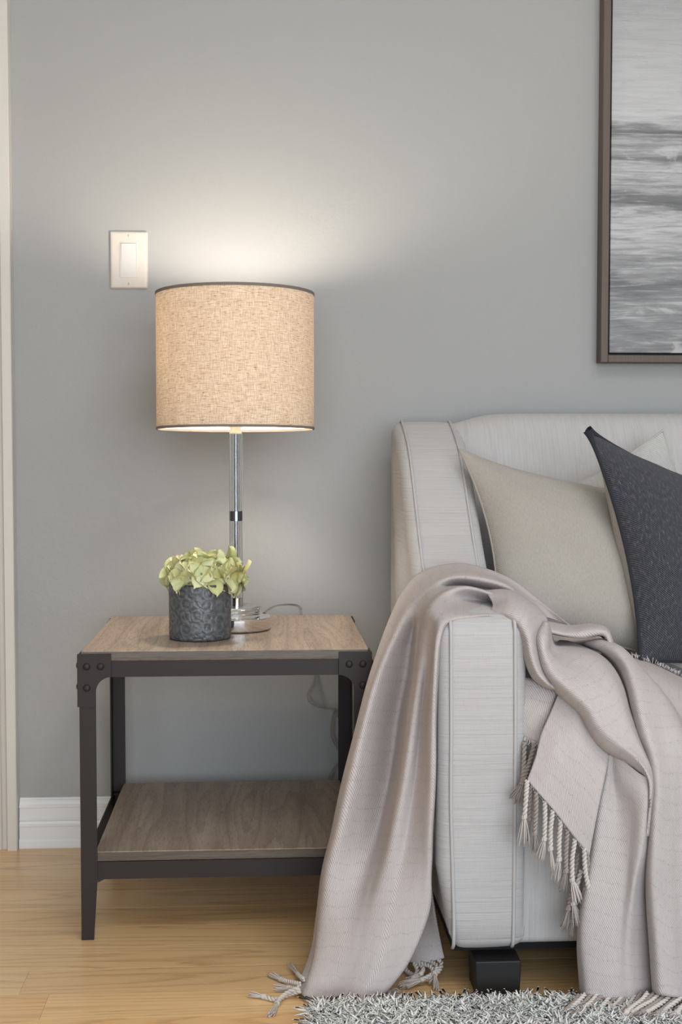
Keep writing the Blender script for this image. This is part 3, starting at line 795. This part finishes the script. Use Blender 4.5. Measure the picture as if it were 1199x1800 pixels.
# ------------------------------------------------------------------ cushions
def cushion(name, corners, th, sag, label, mfront, mback, pipe=None, nrm_hint=Vector((0, -1, 0)), pw=.0022, wr=.004, seed=0, ear=.0):
    TL, TR, BR, BL = [Vector(c) for c in corners]
    cen = (TL+TR+BR+BL)/4
    nz = (TR-TL).cross(BL-TL).normalized()
    if nz.dot(nrm_hint) < 0: nz = -nz
    ex = (TR-TL).normalized(); ey = (BL-TL).normalized(); LX, LY = (TR-TL).length, (BL-TL).length
    N = 44; V, U, Fc, fm = [], [], [], []
    rim = []
    for side in (1, -1):
        for j in range(N+1):
            for i in range(N+1):
                a, b = math.sin((i/N-.5)*PI)*.5+.5, math.sin((j/N-.5)*PI)*.5+.5
                u, v = a*2-1, b*2-1
                p = TL*(1-a)*(1-b) + TR*a*(1-b) + BR*a*b + BL*(1-a)*b
                # edges pulled in, leaving pointed corners
                p = p - ex*u*sag*(1-v*v)*abs(u)**1.5 - ey*v*sag*(1-u*u)*abs(v)**1.5
                f = (1-abs(u)**2.6)**.62 * (1-abs(v)**2.6)**.62 if abs(u) < 1 and abs(v) < 1 else 0
                f = max(0, f)
                f *= 1 - .35*(abs(u*v))**1.5
                wv = noise.noise(Vector((u*2.2+seed, v*2.2, side*3.+seed)))*wr*f*2 + noise.noise(Vector((u*7+seed, v*7, side)))*wr*.5*f**.5
                # radiating creases near the corners
                cc = abs(u*v); ang = math.atan2(abs(v), abs(u))
                wv += math.sin(ang*26+seed)*.0022*smooth01((cc-.25)/.4)*f**.5
                V.append(p + nz*(side*(th/2*f) + wv)); U.append((a*LX, b*LY))
    S = (N+1)**2
    for side in (0, 1):
        for j in range(N):
            for i in range(N):
                q = (side*S+j*(N+1)+i, side*S+j*(N+1)+i+1, side*S+(j+1)*(N+1)+i+1, side*S+(j+1)*(N+1)+i)
                Fc.append(q[::-1] if side == 0 else q); fm.append(side)
    o = mobj(name, V, Fc, [mfront, mback], None, uvs=U, fmat=fm)
    o['label'] = label; o['category'] = 'cushion'
    ring = [V[i] for i in range(N)] + [V[j*(N+1)+N] for j in range(N)] + [V[N*(N+1)+i] for i in range(N, 0, -1)] + [V[j*(N+1)] for j in range(N, 0, -1)]
    ring.append(ring[0])
    ROOTLOC[o.name] = Vector()
    if pipe: 
        mm = len(ring)-1; V2, F2 = tube_data(ring, lambda t: pw + ear*math.exp(-(min(t, 1-t)*mm/5.)**2), 8, cap=False); mobj('seam', V2, F2, pipe, o)
    return o
# pale cushion behind, corner up
tR = at(1166, 756, 2.47)
ex = Vector((.905, .06, .42)).normalized(); dn = Vector((.40, -.19, -.90)).normalized()
cushion('throw_pillow', [tR-ex*.345, tR, tR+dn*.345, tR+dn*.345-ex*.345], .07, .02, 'pale grey cushion tipped corner-up behind the charcoal cushion', M_p3, M_p3, M_p3, seed=3)
cushion('throw_pillow', [at(807, 789, 2.43), at(1180, 868, 2.43), at(1215, 1180, 2.24), at(868, 1125, 2.21)], .135, .030, 'plain cream canvas cushion leaning beside the left sofa arm', M_p1, M_p1, M_p1, seed=1)
cushion('throw_pillow', [at(1034, 757, 2.27), at(1385, 890, 2.46), at(1425, 1235, 2.33), at(1126, 1165, 2.17)], .185, .028, 'charcoal denim-look cushion with cream back leaning in front of the cream one', M_dark, M_p1, M_dark, seed=5, pw=.0035, ear=.006)

# ------------------------------------------------------------------ throw blanket
thr = empty('throw_blanket', at(820, 1060, 2.1), 'pale mauve-grey woven throw with knotted fringe draped over the sofa arm to the floor', 'throw')
TV, TU, TF = [], [], []
def sheet(strands, nu, nv, wr=.0015, seed=0, flip=False, uvo=0.):
    """strands: rows of (px,py,d) or Vectors, equal counts. nu samples across, nv along"""
    S = [[p if isinstance(p, Vector) else at(*p) for p in s] for s in strands]
    S = [spline(s, nv) for s in S]
    cols = [spline([S[k][j] for k in range(len(S))], nu) for j in range(nv)]
    base = len(TV)
    # metric uv
    um = [0.]; mid = cols[nv//2]
    for i in range(1, nu): um.append(um[-1] + max((cols[j][i]-cols[j][i-1]).length for j in (nv//4, nv//2, 3*nv//4)))
    vm = [0.]
    for j in range(1, nv): vm.append(vm[-1] + (cols[j][nu//2]-cols[j-1][nu//2]).length)
    for j in range(nv):
        for i in range(nu):
            p = cols[j][i].copy()
            a = cols[j][min(i+1, nu-1)]-cols[j][max(i-1, 0)]; b = cols[min(j+1, nv-1)][i]-cols[max(j-1, 0)][i]
            nn = a.cross(b); nn = nn.normalized() if nn.length > 1e-12 else Vector((0, -1, 0))
            q = Vector((um[i]*9+seed, vm[j]*4.5, seed))
            p += nn*(noise.noise(q)*wr*1.6 + noise.noise(q*3.1)*wr*.5)
            TV.append(p); TU.append((um[i]+uvo, vm[j]+uvo*.3))
    for j in range(nv-1):
        for i in range(nu-1):
            q = (base+j*nu+i, base+j*nu+i+1, base+(j+1)*nu+i+1, base+(j+1)*nu+i); TF.append(q[::-1] if flip else q)
    return cols
A = [
 [(1005,1101,2.14),(950,1058,2.18),(900,1020,2.22),(850,1000,2.24),(800,992,2.25),(745,1005,2.24),(708,1040,2.21),(676,1108,2.19),(648,1190,2.165),(630,1260,2.15),(606,1360,2.12),(584,1460,2.1),(567,1530,2.09),(556,1610,2.07),(546,1675,2.03),(522,1740,1.965)],
 [(975,1090,2.16),(935,1056,2.18),(890,1024,2.20),(845,1006,2.20),(800,1003,2.195),(750,1016,2.19),(713,1054,2.18),(685,1110,2.165),(656,1190,2.135),(636,1260,2.12),(612,1360,2.10),(589,1460,2.075),(570,1530,2.065),(559,1610,2.05),(550,1680,2.0),(528,1746,1.945)],
 [(940,1080,2.16),(920,1056,2.14),(893,1032,2.12),(845,1018,2.12),(797,1015,2.13),(757,1030,2.135),(724,1062,2.135),(699,1108,2.11),(665,1190,2.07),(645,1260,2.05),(622,1360,2.03),(599,1460,2.02),(580,1530,2.02),(567,1610,2.0),(557,1685,1.965),(540,1753,1.925)],
 [(935,1084,2.16),(915,1064,2.15),(885,1045,2.15),(845,1034,2.16),(800,1030,2.16),(765,1042,2.10),(740,1075,2.10),(727,1112,2.135),(714,1190,2.13),(700,1260,2.125),(686,1360,2.105),(664,1460,2.07),(641,1530,2.025),(618,1610,1.975),(602,1690,1.94),(572,1757,1.925)],
 [(935,1110,2.05),(915,1078,2.05),(890,1055,2.05),(862,1043,2.045),(818,1032,2.045),(782,1043,2.04),(754,1070,2.00),(742,1112,2.01),(733,1190,1.985),(723,1260,1.975),(709,1360,1.965),(690,1460,1.965),(674,1530,1.965),(653,1610,1.95),(635,1695,1.925),(600,1752,1.92)],
 [(925,1120,2.0),(908,1092,2.01),(890,1072,2.05),(864,1062,2.085),(828,1056,2.07),(797,1059,2.03),(769,1077,1.965),(758,1117,1.965),(750,1190,1.975),(742,1260,1.975),(733,1360,1.97),(720,1460,1.965),(708,1530,1.955),(690,1610,1.935),(668,1700,1.915),(630,1764,1.902)],
 [(922,1150,1.97),(903,1110,1.97),(884,1084,1.965),(860,1080,1.958),(828,1082,1.955),(800,1086,1.948),(780,1096,1.932),(769,1130,1.918),(764,1190,1.915),(761,1260,1.915),(760,1360,1.915),(755,1460,1.92),(753,1530,1.925),(749,1605,1.925),(716,1690,1.91),(664,1759,1.905)],
 [(924,1152,1.99),(906,1112,1.99),(886,1087,1.985),(860,1084,1.98),(828,1086,1.978),(802,1091,1.97),(785,1101,1.955),(774,1132,1.945),(769,1190,1.945),(766,1260,1.945),(765,1360,1.945),(760,1460,1.95),(758,1530,1.95),(753,1605,1.955),(714,1694,1.935),(660,1761,1.925)],
]
sheet(A, 90, 240, .0016, 1.)
# bottom lobe turned under
sheet([[(597,1750,1.92),(630,1742,1.915),(668,1735,1.91)],[(602,1757,1.915),(640,1763,1.908),(672,1748,1.905)],[(610,1758,1.93),(640,1765,1.92),(676,1745,1.925)]], 10, 20, .001, 2.)
# rear layer in the shade
sheet([[(700,1500,2.14),(690,1580,2.1),(690,1640,2.08),(715,1690,2.04)],[(735,1510,2.10),(735,1590,2.06),(735,1650,2.05),(742,1694,2.02)],[(752,1520,2.02),(762,1590,2.02),(772,1640,2.03),(781,1684,2.02)]], 16, 24, .003, 3.)
# roll over the inner side of the arm
sheet([
 [(862,1088,1.985),(886,1090,1.965),(905,1104,1.95),(917,1130,1.945),(923,1160,1.94),(936,1190,1.935),(956,1206,1.93),(975,1212,1.93)],
 [(862,1076,1.985),(890,1076,1.955),(913,1092,1.935),(926,1120,1.92),(932,1152,1.91),(944,1182,1.905),(960,1200,1.905),(976,1211,1.915)],
 [(866,1062,2.02),(895,1058,1.985),(922,1074,1.955),(936,1104,1.935),(939,1136,1.92),(948,1168,1.92),(960,1190,1.92),(978,1208,1.92)],
 [(858,1046,2.045),(895,1046,2.03),(930,1063,2.00),(948,1092,1.975),(943,1122,1.955),(947,1150,1.95),(956,1180,1.945),(980,1204,1.935)],
 [(852,1040,2.09),(895,1040,2.08),(934,1062,2.05),(960,1090,2.01),(948,1116,1.985),(950,1146,1.985),(958,1176,1.97),(984,1202,1.95)]], 40, 90, .0012, 4.)
# band that curls away across the seat and over the front
B2 = [
 [(957,1092,2.01),(945,1118,1.98),(948,1150,1.97),(957,1184,1.95),(981,1220,1.93),(1018,1256,1.91),(1037,1289,1.89),(1060,1316,1.875),(1106,1344,1.86),(1139,1376,1.85),(1140,1412,1.845),(1134,1470,1.848)],
 [(957,1094,1.985),(944,1119,1.95),(947,1151,1.94),(959,1186,1.92),(984,1215,1.905),(1020,1250,1.885),(1041,1284,1.868),(1065,1311,1.857),(1108,1339,1.845),(1140,1372,1.837),(1141,1410,1.830),(1136,1470,1.836)],
 [(960,1095,1.975),(953,1120,1.935),(957,1152,1.92),(972,1184,1.90),(998,1210,1.885),(1032,1243,1.867),(1054,1278,1.853),(1080,1304,1.843),(1116,1331,1.833),(1141,1368,1.827),(1143,1408,1.824),(1138,1470,1.832)],
 [(963,1097,1.98),(962,1120,1.945),(965,1148,1.935),(990,1178,1.91),(1020,1204,1.89),(1052,1238,1.87),(1075,1273,1.855),(1097,1300,1.845),(1122,1325,1.84),(1143,1364,1.832),(1146,1406,1.828),(1142,1470,1.837)],
 [(966,1100,2.0),(967,1122,1.98),(972,1145,1.97),(1006,1166,1.935),(1042,1190,1.905),(1072,1225,1.878),(1090,1262,1.86),(1107,1292,1.85),(1127,1322,1.843),(1146,1362,1.838),(1149,1404,1.836),(1145,1470,1.85)],
 [(975,1128,2.07),(978,1134,2.04),(992,1138,2.005),(1032,1150,1.965),(1063,1174,1.932),(1086,1210,1.90),(1100,1250,1.876),(1113,1285,1.86),(1130,1320,1.85),(1148,1360,1.845),(1151,1404,1.85),(1147,1470,1.87)],
 [(985,1126,2.12),(1000,1128,2.09),(1026,1137,2.05),(1060,1154,2.01),(1082,1178,1.975),(1097,1210,1.94),(1108,1250,1.91),(1120,1283,1.89),(1136,1318,1.88),(1152,1358,1.87),(1153,1402,1.875),(1149,1470,1.89)]]
sheet(B2, 60, 120, .0014, 5.)
# loop and its hollow
sheet([
 [(965,1104,2.12),(1000,1112,2.14),(1040,1110,2.14),(1070,1118,2.12),(1070,1140,2.08)],
 [(962,1094,2.08),(1002,1101,2.09),(1040,1098,2.09),(1066,1105,2.07),(1077,1128,2.04)],
 [(960,1100,2.03),(1000,1109,2.03),(1040,1106,2.03),(1066,1111,2.03),(1073,1132,2.02)],
 [(966,1111,2.015),(995,1117,2.015),(1026,1120,2.02),(1052,1115,2.035),(1066,1119,2.05)],
 [(968,1114,2.05),(997,1119,2.06),(1028,1121,2.07),(1052,1117,2.08),(1062,1122,2.09)]], 36, 50, .0008, 6.)
sheet([[(958,1096,2.17),(1010,1104,2.19),(1072,1112,2.16)],[(965,1125,2.15),(1010,1125,2.17),(1072,1124,2.12)],[(968,1146,2.03),(1020,1144,2.05),(1076,1150,2.02)]], 16, 24, .001, 7.)
# right-hand fall over the seat front
G = [
 [(1024,1134,2.09),(1061,1152,2.04),(1084,1178,2.0),(1098,1212,1.96),(1109,1252,1.93),(1121,1292,1.9),(1137,1332,1.885),(1147,1380,1.875),(1145,1425,1.875),(1141,1480,1.875),(1138,1535,1.88),(1139,1595,1.885),(1144,1665,1.88),(1150,1742,1.875)],
 [(1028,1130,2.06),(1064,1146,2.01),(1089,1170,1.975),(1103,1206,1.935),(1113,1248,1.90),(1124,1290,1.872),(1139,1330,1.855),(1147,1380,1.845),(1144,1425,1.845),(1140,1480,1.845),(1136,1535,1.85),(1137,1595,1.852),(1142,1665,1.85),(1148,1742,1.845)],
 [(1050,1126,2.04),(1079,1141,1.99),(1102,1167,1.955),(1117,1206,1.915),(1127,1248,1.88),(1139,1292,1.855),(1153,1338,1.838),(1158,1388,1.828),(1154,1430,1.824),(1150,1488,1.822),(1147,1540,1.824),(1149,1600,1.824),(1155,1670,1.82),(1161,1748,1.815)],
 [(1072,1128,2.045),(1094,1141,2.0),(1120,1172,1.965),(1140,1208,1.93),(1154,1250,1.895),(1166,1298,1.868),(1177,1348,1.85),(1180,1400,1.84),(1178,1450,1.834),(1176,1500,1.83),(1175,1560,1.83),(1178,1620,1.827),(1183,1690,1.822),(1189,1753,1.816)],
 [(1088,1136,2.06),(1107,1152,2.02),(1136,1184,1.985),(1160,1212,1.955),(1181,1248,1.92),(1198,1298,1.885),(1207,1350,1.866),(1210,1400,1.858),(1208,1450,1.853),(1207,1500,1.848),(1206,1560,1.847),(1208,1620,1.845),(1212,1690,1.84),(1218,1752,1.832)],
 [(1092,1140,2.10),(1112,1157,2.07),(1143,1190,2.04),(1170,1221,2.01),(1193,1256,1.97),(1220,1305,1.92),(1245,1355,1.87),(1255,1405,1.85),(1255,1455,1.84),(1256,1505,1.835),(1256,1565,1.832),(1258,1625,1.83),(1262,1695,1.822),(1268,1752,1.815)],
 [(1095,1150,2.12),(1120,1168,2.1),(1150,1205,2.07),(1185,1240,2.04),(1215,1280,1.99),(1255,1320,1.93),(1300,1370,1.88),(1312,1420,1.865),(1314,1470,1.86),(1315,1520,1.857),(1316,1580,1.855),(1318,1640,1.85),(1322,1700,1.845),(1328,1752,1.835)]]
sheet(G, 70, 160, .0016, 8.)
# layer lying on the seat
sheet([[(1078,1152,2.2),(1112,1157,2.185),(1150,1169,2.17),(1199,1192,2.15),(1270,1228,2.12)],[(1080,1163,2.13),(1120,1170,2.11),(1160,1190,2.08),(1208,1222,2.04),(1275,1262,2.0)],[(1090,1180,2.07),(1125,1205,2.04),(1165,1238,2.0),(1215,1280,1.95),(1280,1320,1.92)]], 24, 50, .002, 9.)
# middle fall
H = [
 [(1070,1322,1.89),(1064,1360,1.885),(1054,1402,1.885),(1044,1455,1.885),(1033,1512,1.885),(1020,1590,1.885),(1014,1660,1.885),(1019,1746,1.885)],
 [(1072,1322,1.88),(1068,1362,1.873),(1060,1405,1.868),(1052,1458,1.862),(1044,1515,1.858),(1030,1590,1.855),(1024,1660,1.855),(1032,1754,1.852)],
 [(1078,1326,1.878),(1079,1368,1.874),(1084,1412,1.870),(1084,1466,1.862),(1078,1525,1.855),(1066,1600,1.848),(1060,1672,1.845),(1064,1758,1.842)],
 [(1092,1334,1.866),(1098,1374,1.856),(1106,1416,1.853),(1107,1470,1.850),(1102,1530,1.848),(1092,1606,1.847),(1088,1680,1.846),(1090,1758,1.843)],
 [(1128,1362,1.842),(1131,1398,1.832),(1129,1440,1.830),(1124,1498,1.830),(1114,1556,1.834),(1106,1628,1.842),(1104,1690,1.845),(1108,1756,1.843)],
 [(1144,1366,1.846),(1143,1400,1.836),(1140,1440,1.838),(1134,1500,1.842),(1124,1560,1.852),(1122,1630,1.860),(1122,1690,1.860),(1126,1752,1.856)],
 [(1150,1372,1.875),(1148,1402,1.872),(1147,1442,1.875),(1146,1502,1.885),(1146,1562,1.89),(1150,1632,1.89),(1152,1690,1.888),(1156,1750,1.88)]]
Hc = sheet(H, 60, 110, .0014, 10.)
# triangular corner with fringe
I_ = [
 [(984,1214,1.935),(968,1253,1.915),(952,1290,1.895),(942,1330,1.878),(927,1371,1.870)],
 [(1000,1232,1.920),(990,1275,1.893),(978,1320,1.870),(965,1360,1.862),(950,1398,1.858)],
 [(1018,1250,1.905),(1012,1300,1.875),(1003,1345,1.862),(992,1390,1.856),(978,1430,1.855)],
 [(1036,1280,1.893),(1034,1325,1.868),(1028,1370,1.857),(1018,1415,1.852),(1007,1468,1.852)],
 [(1072,1318,1.883),(1065,1358,1.862),(1056,1400,1.852),(1046,1450,1.850),(1036,1503,1.852)]]
Ic = sheet(I_, 40, 50, .0012, 11.)
Jc = sheet([[(916,1190,1.965),(918,1235,1.943),(916,1265,1.941),(914,1290,1.940)],[(948,1195,1.955),(942,1240,1.935),(935,1272,1.932),(930,1300,1.932)],[(986,1200,1.95),(968,1250,1.93),(955,1280,1.928),(947,1308,1.928)]], 16, 20, .001, 12.)
cl = mobj('blanket_cloth', TV, TF, M_throw, thr, uvs=TU)
md = cl.modifiers.new('thick', 'SOLIDIFY'); md.thickness = .0026; md.offset = 0
# --- tassels
rt = random.Random(3)
def tassel(path, brush_end, r=.0030, mat=None, spread=.008, knot=True, par=None):
    """path: world points of the twisted cord, brush from the last point to brush_end"""
    mat = mat or M_yarn
    pts = spline(path, max(14, 8*len(path)))
    V, Fc = [], []
    L = sum((b-a).length for a, b in zip(pts, pts[1:]))
    n = max(20, int(L/.0013)); fine = spline(pts, n)
    tw = 2*PI*L/.0125
    for ply in (0, PI):
        hel = []
        for i, p in enumerate(fine):
            t = (fine[min(i+1, n-1)]-fine[max(i-1, 0)]).normalized()
            u = t.cross(Vector((0, 1, 0))); u = u.normalized() if u.length > .1 else t.orthogonal().normalized()
            v = t.cross(u); a = tw*i/(n-1)+ply
            hel.append(p + (u*math.cos(a)+v*math.sin(a))*r*.62)
        tube_data(hel, r*.72, 6, V, Fc)
    e = pts[-1]; dirv = (Vector(brush_end)-e)
    dn_ = dirv.normalized()
    if knot:
        u = dn_.orthogonal().normalized(); v = dn_.cross(u)
        for k in (-1, 0, 1):
            ring = [e + dn_*(k*.0016) + (u*math.cos(a)+v*math.sin(a))*r*1.05 + dn_*.0012*math.sin(a) for a in [2*PI*i/10 for i in range(11)]]
            tube_data(ring, r*.5, 5, V, Fc)
    u = dn_.orthogonal().normalized(); v = dn_.cross(u)
    for k in range(20):
        a = rt.uniform(0, 2*PI); rr_ = rt.uniform(.2, 1)
        off = (u*math.cos(a)+v*math.sin(a))
        l = rt.uniform(.85, 1.08)
        q = [e + off*r*.5, e + dirv*.35*l + off*spread*.55*rr_, e + dirv*.7*l + off*spread*.8*rr_, e + dirv*l + off*spread*rr_*rt.uniform(.6, 1.1)]
        for p in q: p.z = max(p.z, .0012)
        tube_data(spline(q, 6), lambda t: .0008*(1-.3*t), 4, V, Fc)
    return mobj('tassel', V, Fc, mat, thr)
def T(pp, be, **k): tassel([at(*p) for p in pp], at(*be), **k)
def Tf(pp, be, z=.004, **k): tassel([at_z(x, y, zz) for x, y, zz in pp], at_z(be[0], be[1], .0035), **k)
# triangular corner
T([(922,1305,1.925),(921,1345,1.915),(918,1378,1.905)], (899,1403,1.90), mat=M_yarn2)
T([(940,1308,1.925),(930,1342,1.915),(921,1372,1.905)], (908,1412,1.90), mat=M_yarn2)
T([(927,1372,1.868),(925,1400,1.865),(922,1436,1.867)], (921,1482,1.868), spread=.012)
T([(934,1380,1.872),(931,1412,1.878),(931,1440,1.88)], (924,1476,1.88), mat=M_yarn2)
T([(943,1392,1.862),(942,1430,1.862),(940,1465,1.865)], (939,1497,1.867), mat=M_yarn2)
T([(958,1408,1.86),(958,1442,1.862),(957,1475,1.865)], (948,1511,1.867))
T([(972,1424,1.858),(968,1458,1.86),(968,1492,1.862)], (972,1531,1.864), spread=.005)
T([(986,1441,1.858),(983,1478,1.86),(983,1511,1.863)], (976,1548,1.865))
T([(998,1458,1.856),(995,1496,1.858),(995,1531,1.861)], (988,1566,1.863), mat=M_yarn2)
T([(1011,1475,1.855),(1006,1510,1.857),(1006,1546,1.858)], (1015,1584,1.86), spread=.010)
T([(1027,1490,1.853),(1029,1530,1.856),(1036,1568,1.858)], (1039,1598,1.86), spread=.006)
T([(1032,1500,1.862),(1034,1535,1.866),(1030,1562,1.868)], (1024,1596,1.87), mat=M_yarn2)
T([(1016,1500,1.885),(1008,1550,1.885),(1000,1597,1.885)], (990,1634,1.885), mat=M_yarn2)
T([(1022,1530,1.878),(1012,1565,1.878),(1008,1588,1.878)], (1016,1628,1.878), spread=.013)
T([(1018,1560,1.89),(1008,1600,1.89),(1005,1618,1.89)], (1006,1650,1.89), mat=M_yarn2, spread=.005)
# left bottom corner on the floor
Tf([(528,1742,.012),(508,1748,.006),(486,1757,.004),(464,1752,.004)], (437,1749))
Tf([(526,1736,.016),(506,1745,.010),(494,1754,.006),(487,1764,.004)], (474,1785))
Tf([(528,1730,.02),(514,1727,.012),(501,1724,.008),(494,1722,.005)], (474,1713))
Tf([(534,1722,.022),(528,1717,.014),(524,1713,.008)], (510,1696))
Tf([(526,1738,.014),(516,1738,.009),(508,1737,.006)], (483,1737), spread=.010)
Tf([(585,1752,.006),(588,1758,.004),(587,1764,.004)], (586,1776))
Tf([(600,1756,.005),(603,1760,.004),(606,1763,.004)], (614,1772), spread=.006)
Tf([(560,1752,.005),(566,1758,.004),(570,1760,.004)], (556,1768), spread=.006)
Tf([(672,1735,.008),(680,1740,.006),(684,1745,.004)], (702,1748), spread=.010)
Tf([(668,1740,.008),(674,1748,.005),(678,1752,.004)], (690,1762), spread=.006)
# rear layer fringe
T([(716,1690,2.04),(712,1702,2.03),(722,1712,2.01),(732,1716,1.99)], (716,1728,1.975))
T([(728,1692,2.03),(734,1706,2.01),(728,1718,1.985),(720,1726,1.975)], (703,1735,1.965))
T([(742,1693,2.02),(758,1700,2.0),(760,1712,1.985),(742,1722,1.975)], (712,1733,1.962))
T([(756,1690,2.02),(768,1698,2.0),(764,1712,1.98)], (768,1741,1.955))
T([(770,1686,2.02),(776,1694,2.01),(772,1706,1.99),(762,1714,1.985)], (752,1724,1.975))
T([(735,1692,2.03),(744,1703,2.01),(740,1712,1.99)], (724,1722,1.98))
# fringe of the two falls lying on the rug
for k, x in enumerate(range(1018, 1240, 11)):
    yb = 1748 + (5 if x < 1120 else 2) + rt.uniform(-2, 2)
    d0 = 1.850 if x < 1130 else 1.835
    dx = -rt.uniform(20, 48)
    T([(x, yb-4, d0), (x+dx*.3, yb+9, d0-.018), (x+dx*.7, yb+20+rt.uniform(-3, 4), d0-.033), (x+dx, yb+30+rt.uniform(-5, 6), d0-.045)], (x+dx-rt.uniform(8, 22), yb+44+rt.uniform(-6, 8), d0-.055), mat=M_yarn if k % 2 else M_yarn2)
# --- frayed selvedge
V, Fc = [], []
def fray(a, b, n, l, dv, sp=.35):
    a, b = at(*a), at(*b)
    for k in range(n):
        t = rt.random(); p = a.lerp(b, t)
        d = (Vector(dv) + Vector((rt.uniform(-sp, sp), rt.uniform(-sp, sp), rt.uniform(-sp, sp)))).normalized()*l*rt.uniform(.5, 1.1)
        tube_data([p, p+d*.5+Vector((0, 0, rt.uniform(-.001, .001))), p+d], .0006, 3, V, Fc)
fray((1110,1157,2.18), (1150,1168,2.17), 46, .011, (-.15, -.3, .75)); fray((1150,1168,2.17), (1199,1191,2.15), 50, .010, (.2, -.4, .65)); fray((1199,1191,2.15), (1268,1227,2.12), 50, .010, (.2, -.4, .65))
fray((917,1215,1.943), (914,1292,1.938), 60, .008, (.1, -.9, -.3)); fray((914,1290,1.935), (947,1307,1.925), 40, .010, (-.3, -.2, -.8))
fray((927,1371,1.868), (1036,1503,1.852), 70, .005, (.0, -.5, -.6)); fray((904,1108,1.945), (915,1128,1.94), 14, .007, (.1, -.9, .5))
mobj('frayed_edge', V, Fc, M_yarn, thr, kind='stuff')

# ------------------------------------------------------------------ shag rug
rx0, ry1 = at_z(556, 1790, .02).x, at_z(820, 1757, .028).y
rug = empty('shag_rug', (rx0+.9, ry1-.6, 0), 'light grey shaggy pile rug on the oak floor in front of the sofa', 'rug')
bm = bmesh.new(); box(bm, rx0+.008, rx0+1.9, ry1-1.05, ry1-.008, .0005, .010, .003); 
M_back = plain('rug_backing', srgb(196, 197, 195), .95)
bobj('backing', bm, M_back, rug)
M_pile = MT('shag_yarn'); _i = M_pile.noise(M_pile.co(), 90, 2); M_pile.set(Base=M_pile.mix(_i, srgb(214, 215, 212), srgb(244, 244, 240)), Roughness=.8); M_pile.b.inputs['Sheen Weight'].default_value = .2; M_pile = M_pile.m
import numpy as np
rg = np.random.default_rng(4)
def pile(n, x0, x1, y0, y1, wdt, hgt):
    bx = rg.uniform(x0, x1, n); by = rg.uniform(y0, y1, n)
    a = rg.uniform(0, 2*np.pi, n); lean = rg.uniform(.3, 1.2, n); h = hgt*rg.uniform(.7, 1.15, n)
    tw = rg.uniform(0, np.pi, n)
    dx, dy = np.cos(a), np.sin(a); wx, wy = np.cos(tw)*wdt, np.sin(tw)*wdt
    pts = []
    for t, l, ww in ((0, 0, .8), (.45, .25, 1.), (.8, .7, 1.05), (1., 1.25, .65)):
        cx_, cy_, cz_ = bx+dx*l*lean*h, by+dy*l*lean*h, .006+h*t*(1-.35*lean*l*.6)
        for q, (ox, oy) in enumerate(((1, 0), (-.5, .87), (-.5, -.87))):
            pts.append(np.stack([cx_+(ox*wx-oy*wy)*ww*.6, cy_+(ox*wy+oy*wx)*ww*.6, cz_+0*cx_], 1))
    Vv = np.stack(pts, 1).reshape(-1, 3)
    base = (np.arange(n)*12)[:, None]
    fs = []
    for r_ in range(3):
        for k in range(3):
            fs.append([r_*3+k, r_*3+(k+1) % 3, (r_+1)*3+(k+1) % 3, (r_+1)*3+k])
    Ff = (base[:, :, None] + np.array(fs)[None]).reshape(-1, 4)
    return Vv, Ff
def np_obj(name, Vv, Ff, mat, parent, kind):
    me = bpy.data.meshes.new(name); me.vertices.add(len(Vv)); me.vertices.foreach_set('co', Vv.ravel())
    me.loops.add(len(Ff)*4); me.polygons.add(len(Ff))
    me.loops.foreach_set('vertex_index', Ff.ravel().astype('i')); me.polygons.foreach_set('loop_start', np.arange(len(Ff), dtype='i')*4)
    me.polygons.foreach_set('use_smooth', np.ones(len(Ff), bool))
    me.materials.append(mat); me.update(calc_edges=True)
    o = bpy.data.objects.new(name, me); link(o, parent); o['kind'] = kind; return o
Va, Fa = pile(44000, rx0, rx0+1.0, ry1-.22, ry1, .0044, .028)
Vb, Fb = pile(34000, rx0, rx0+1.9, ry1-1.05, ry1-.22, .0050, .028)
Vc_, Fc_ = pile(7000, rx0+1.0, rx0+1.9, ry1-.22, ry1, .0045, .030)
VV = np.concatenate([Va, Vb, Vc_]); FF = np.concatenate([Fa, Fb+len(Va), Fc_+len(Va)+len(Vb)])
np_obj('pile', VV, FF, M_pile, rug, 'stuff')
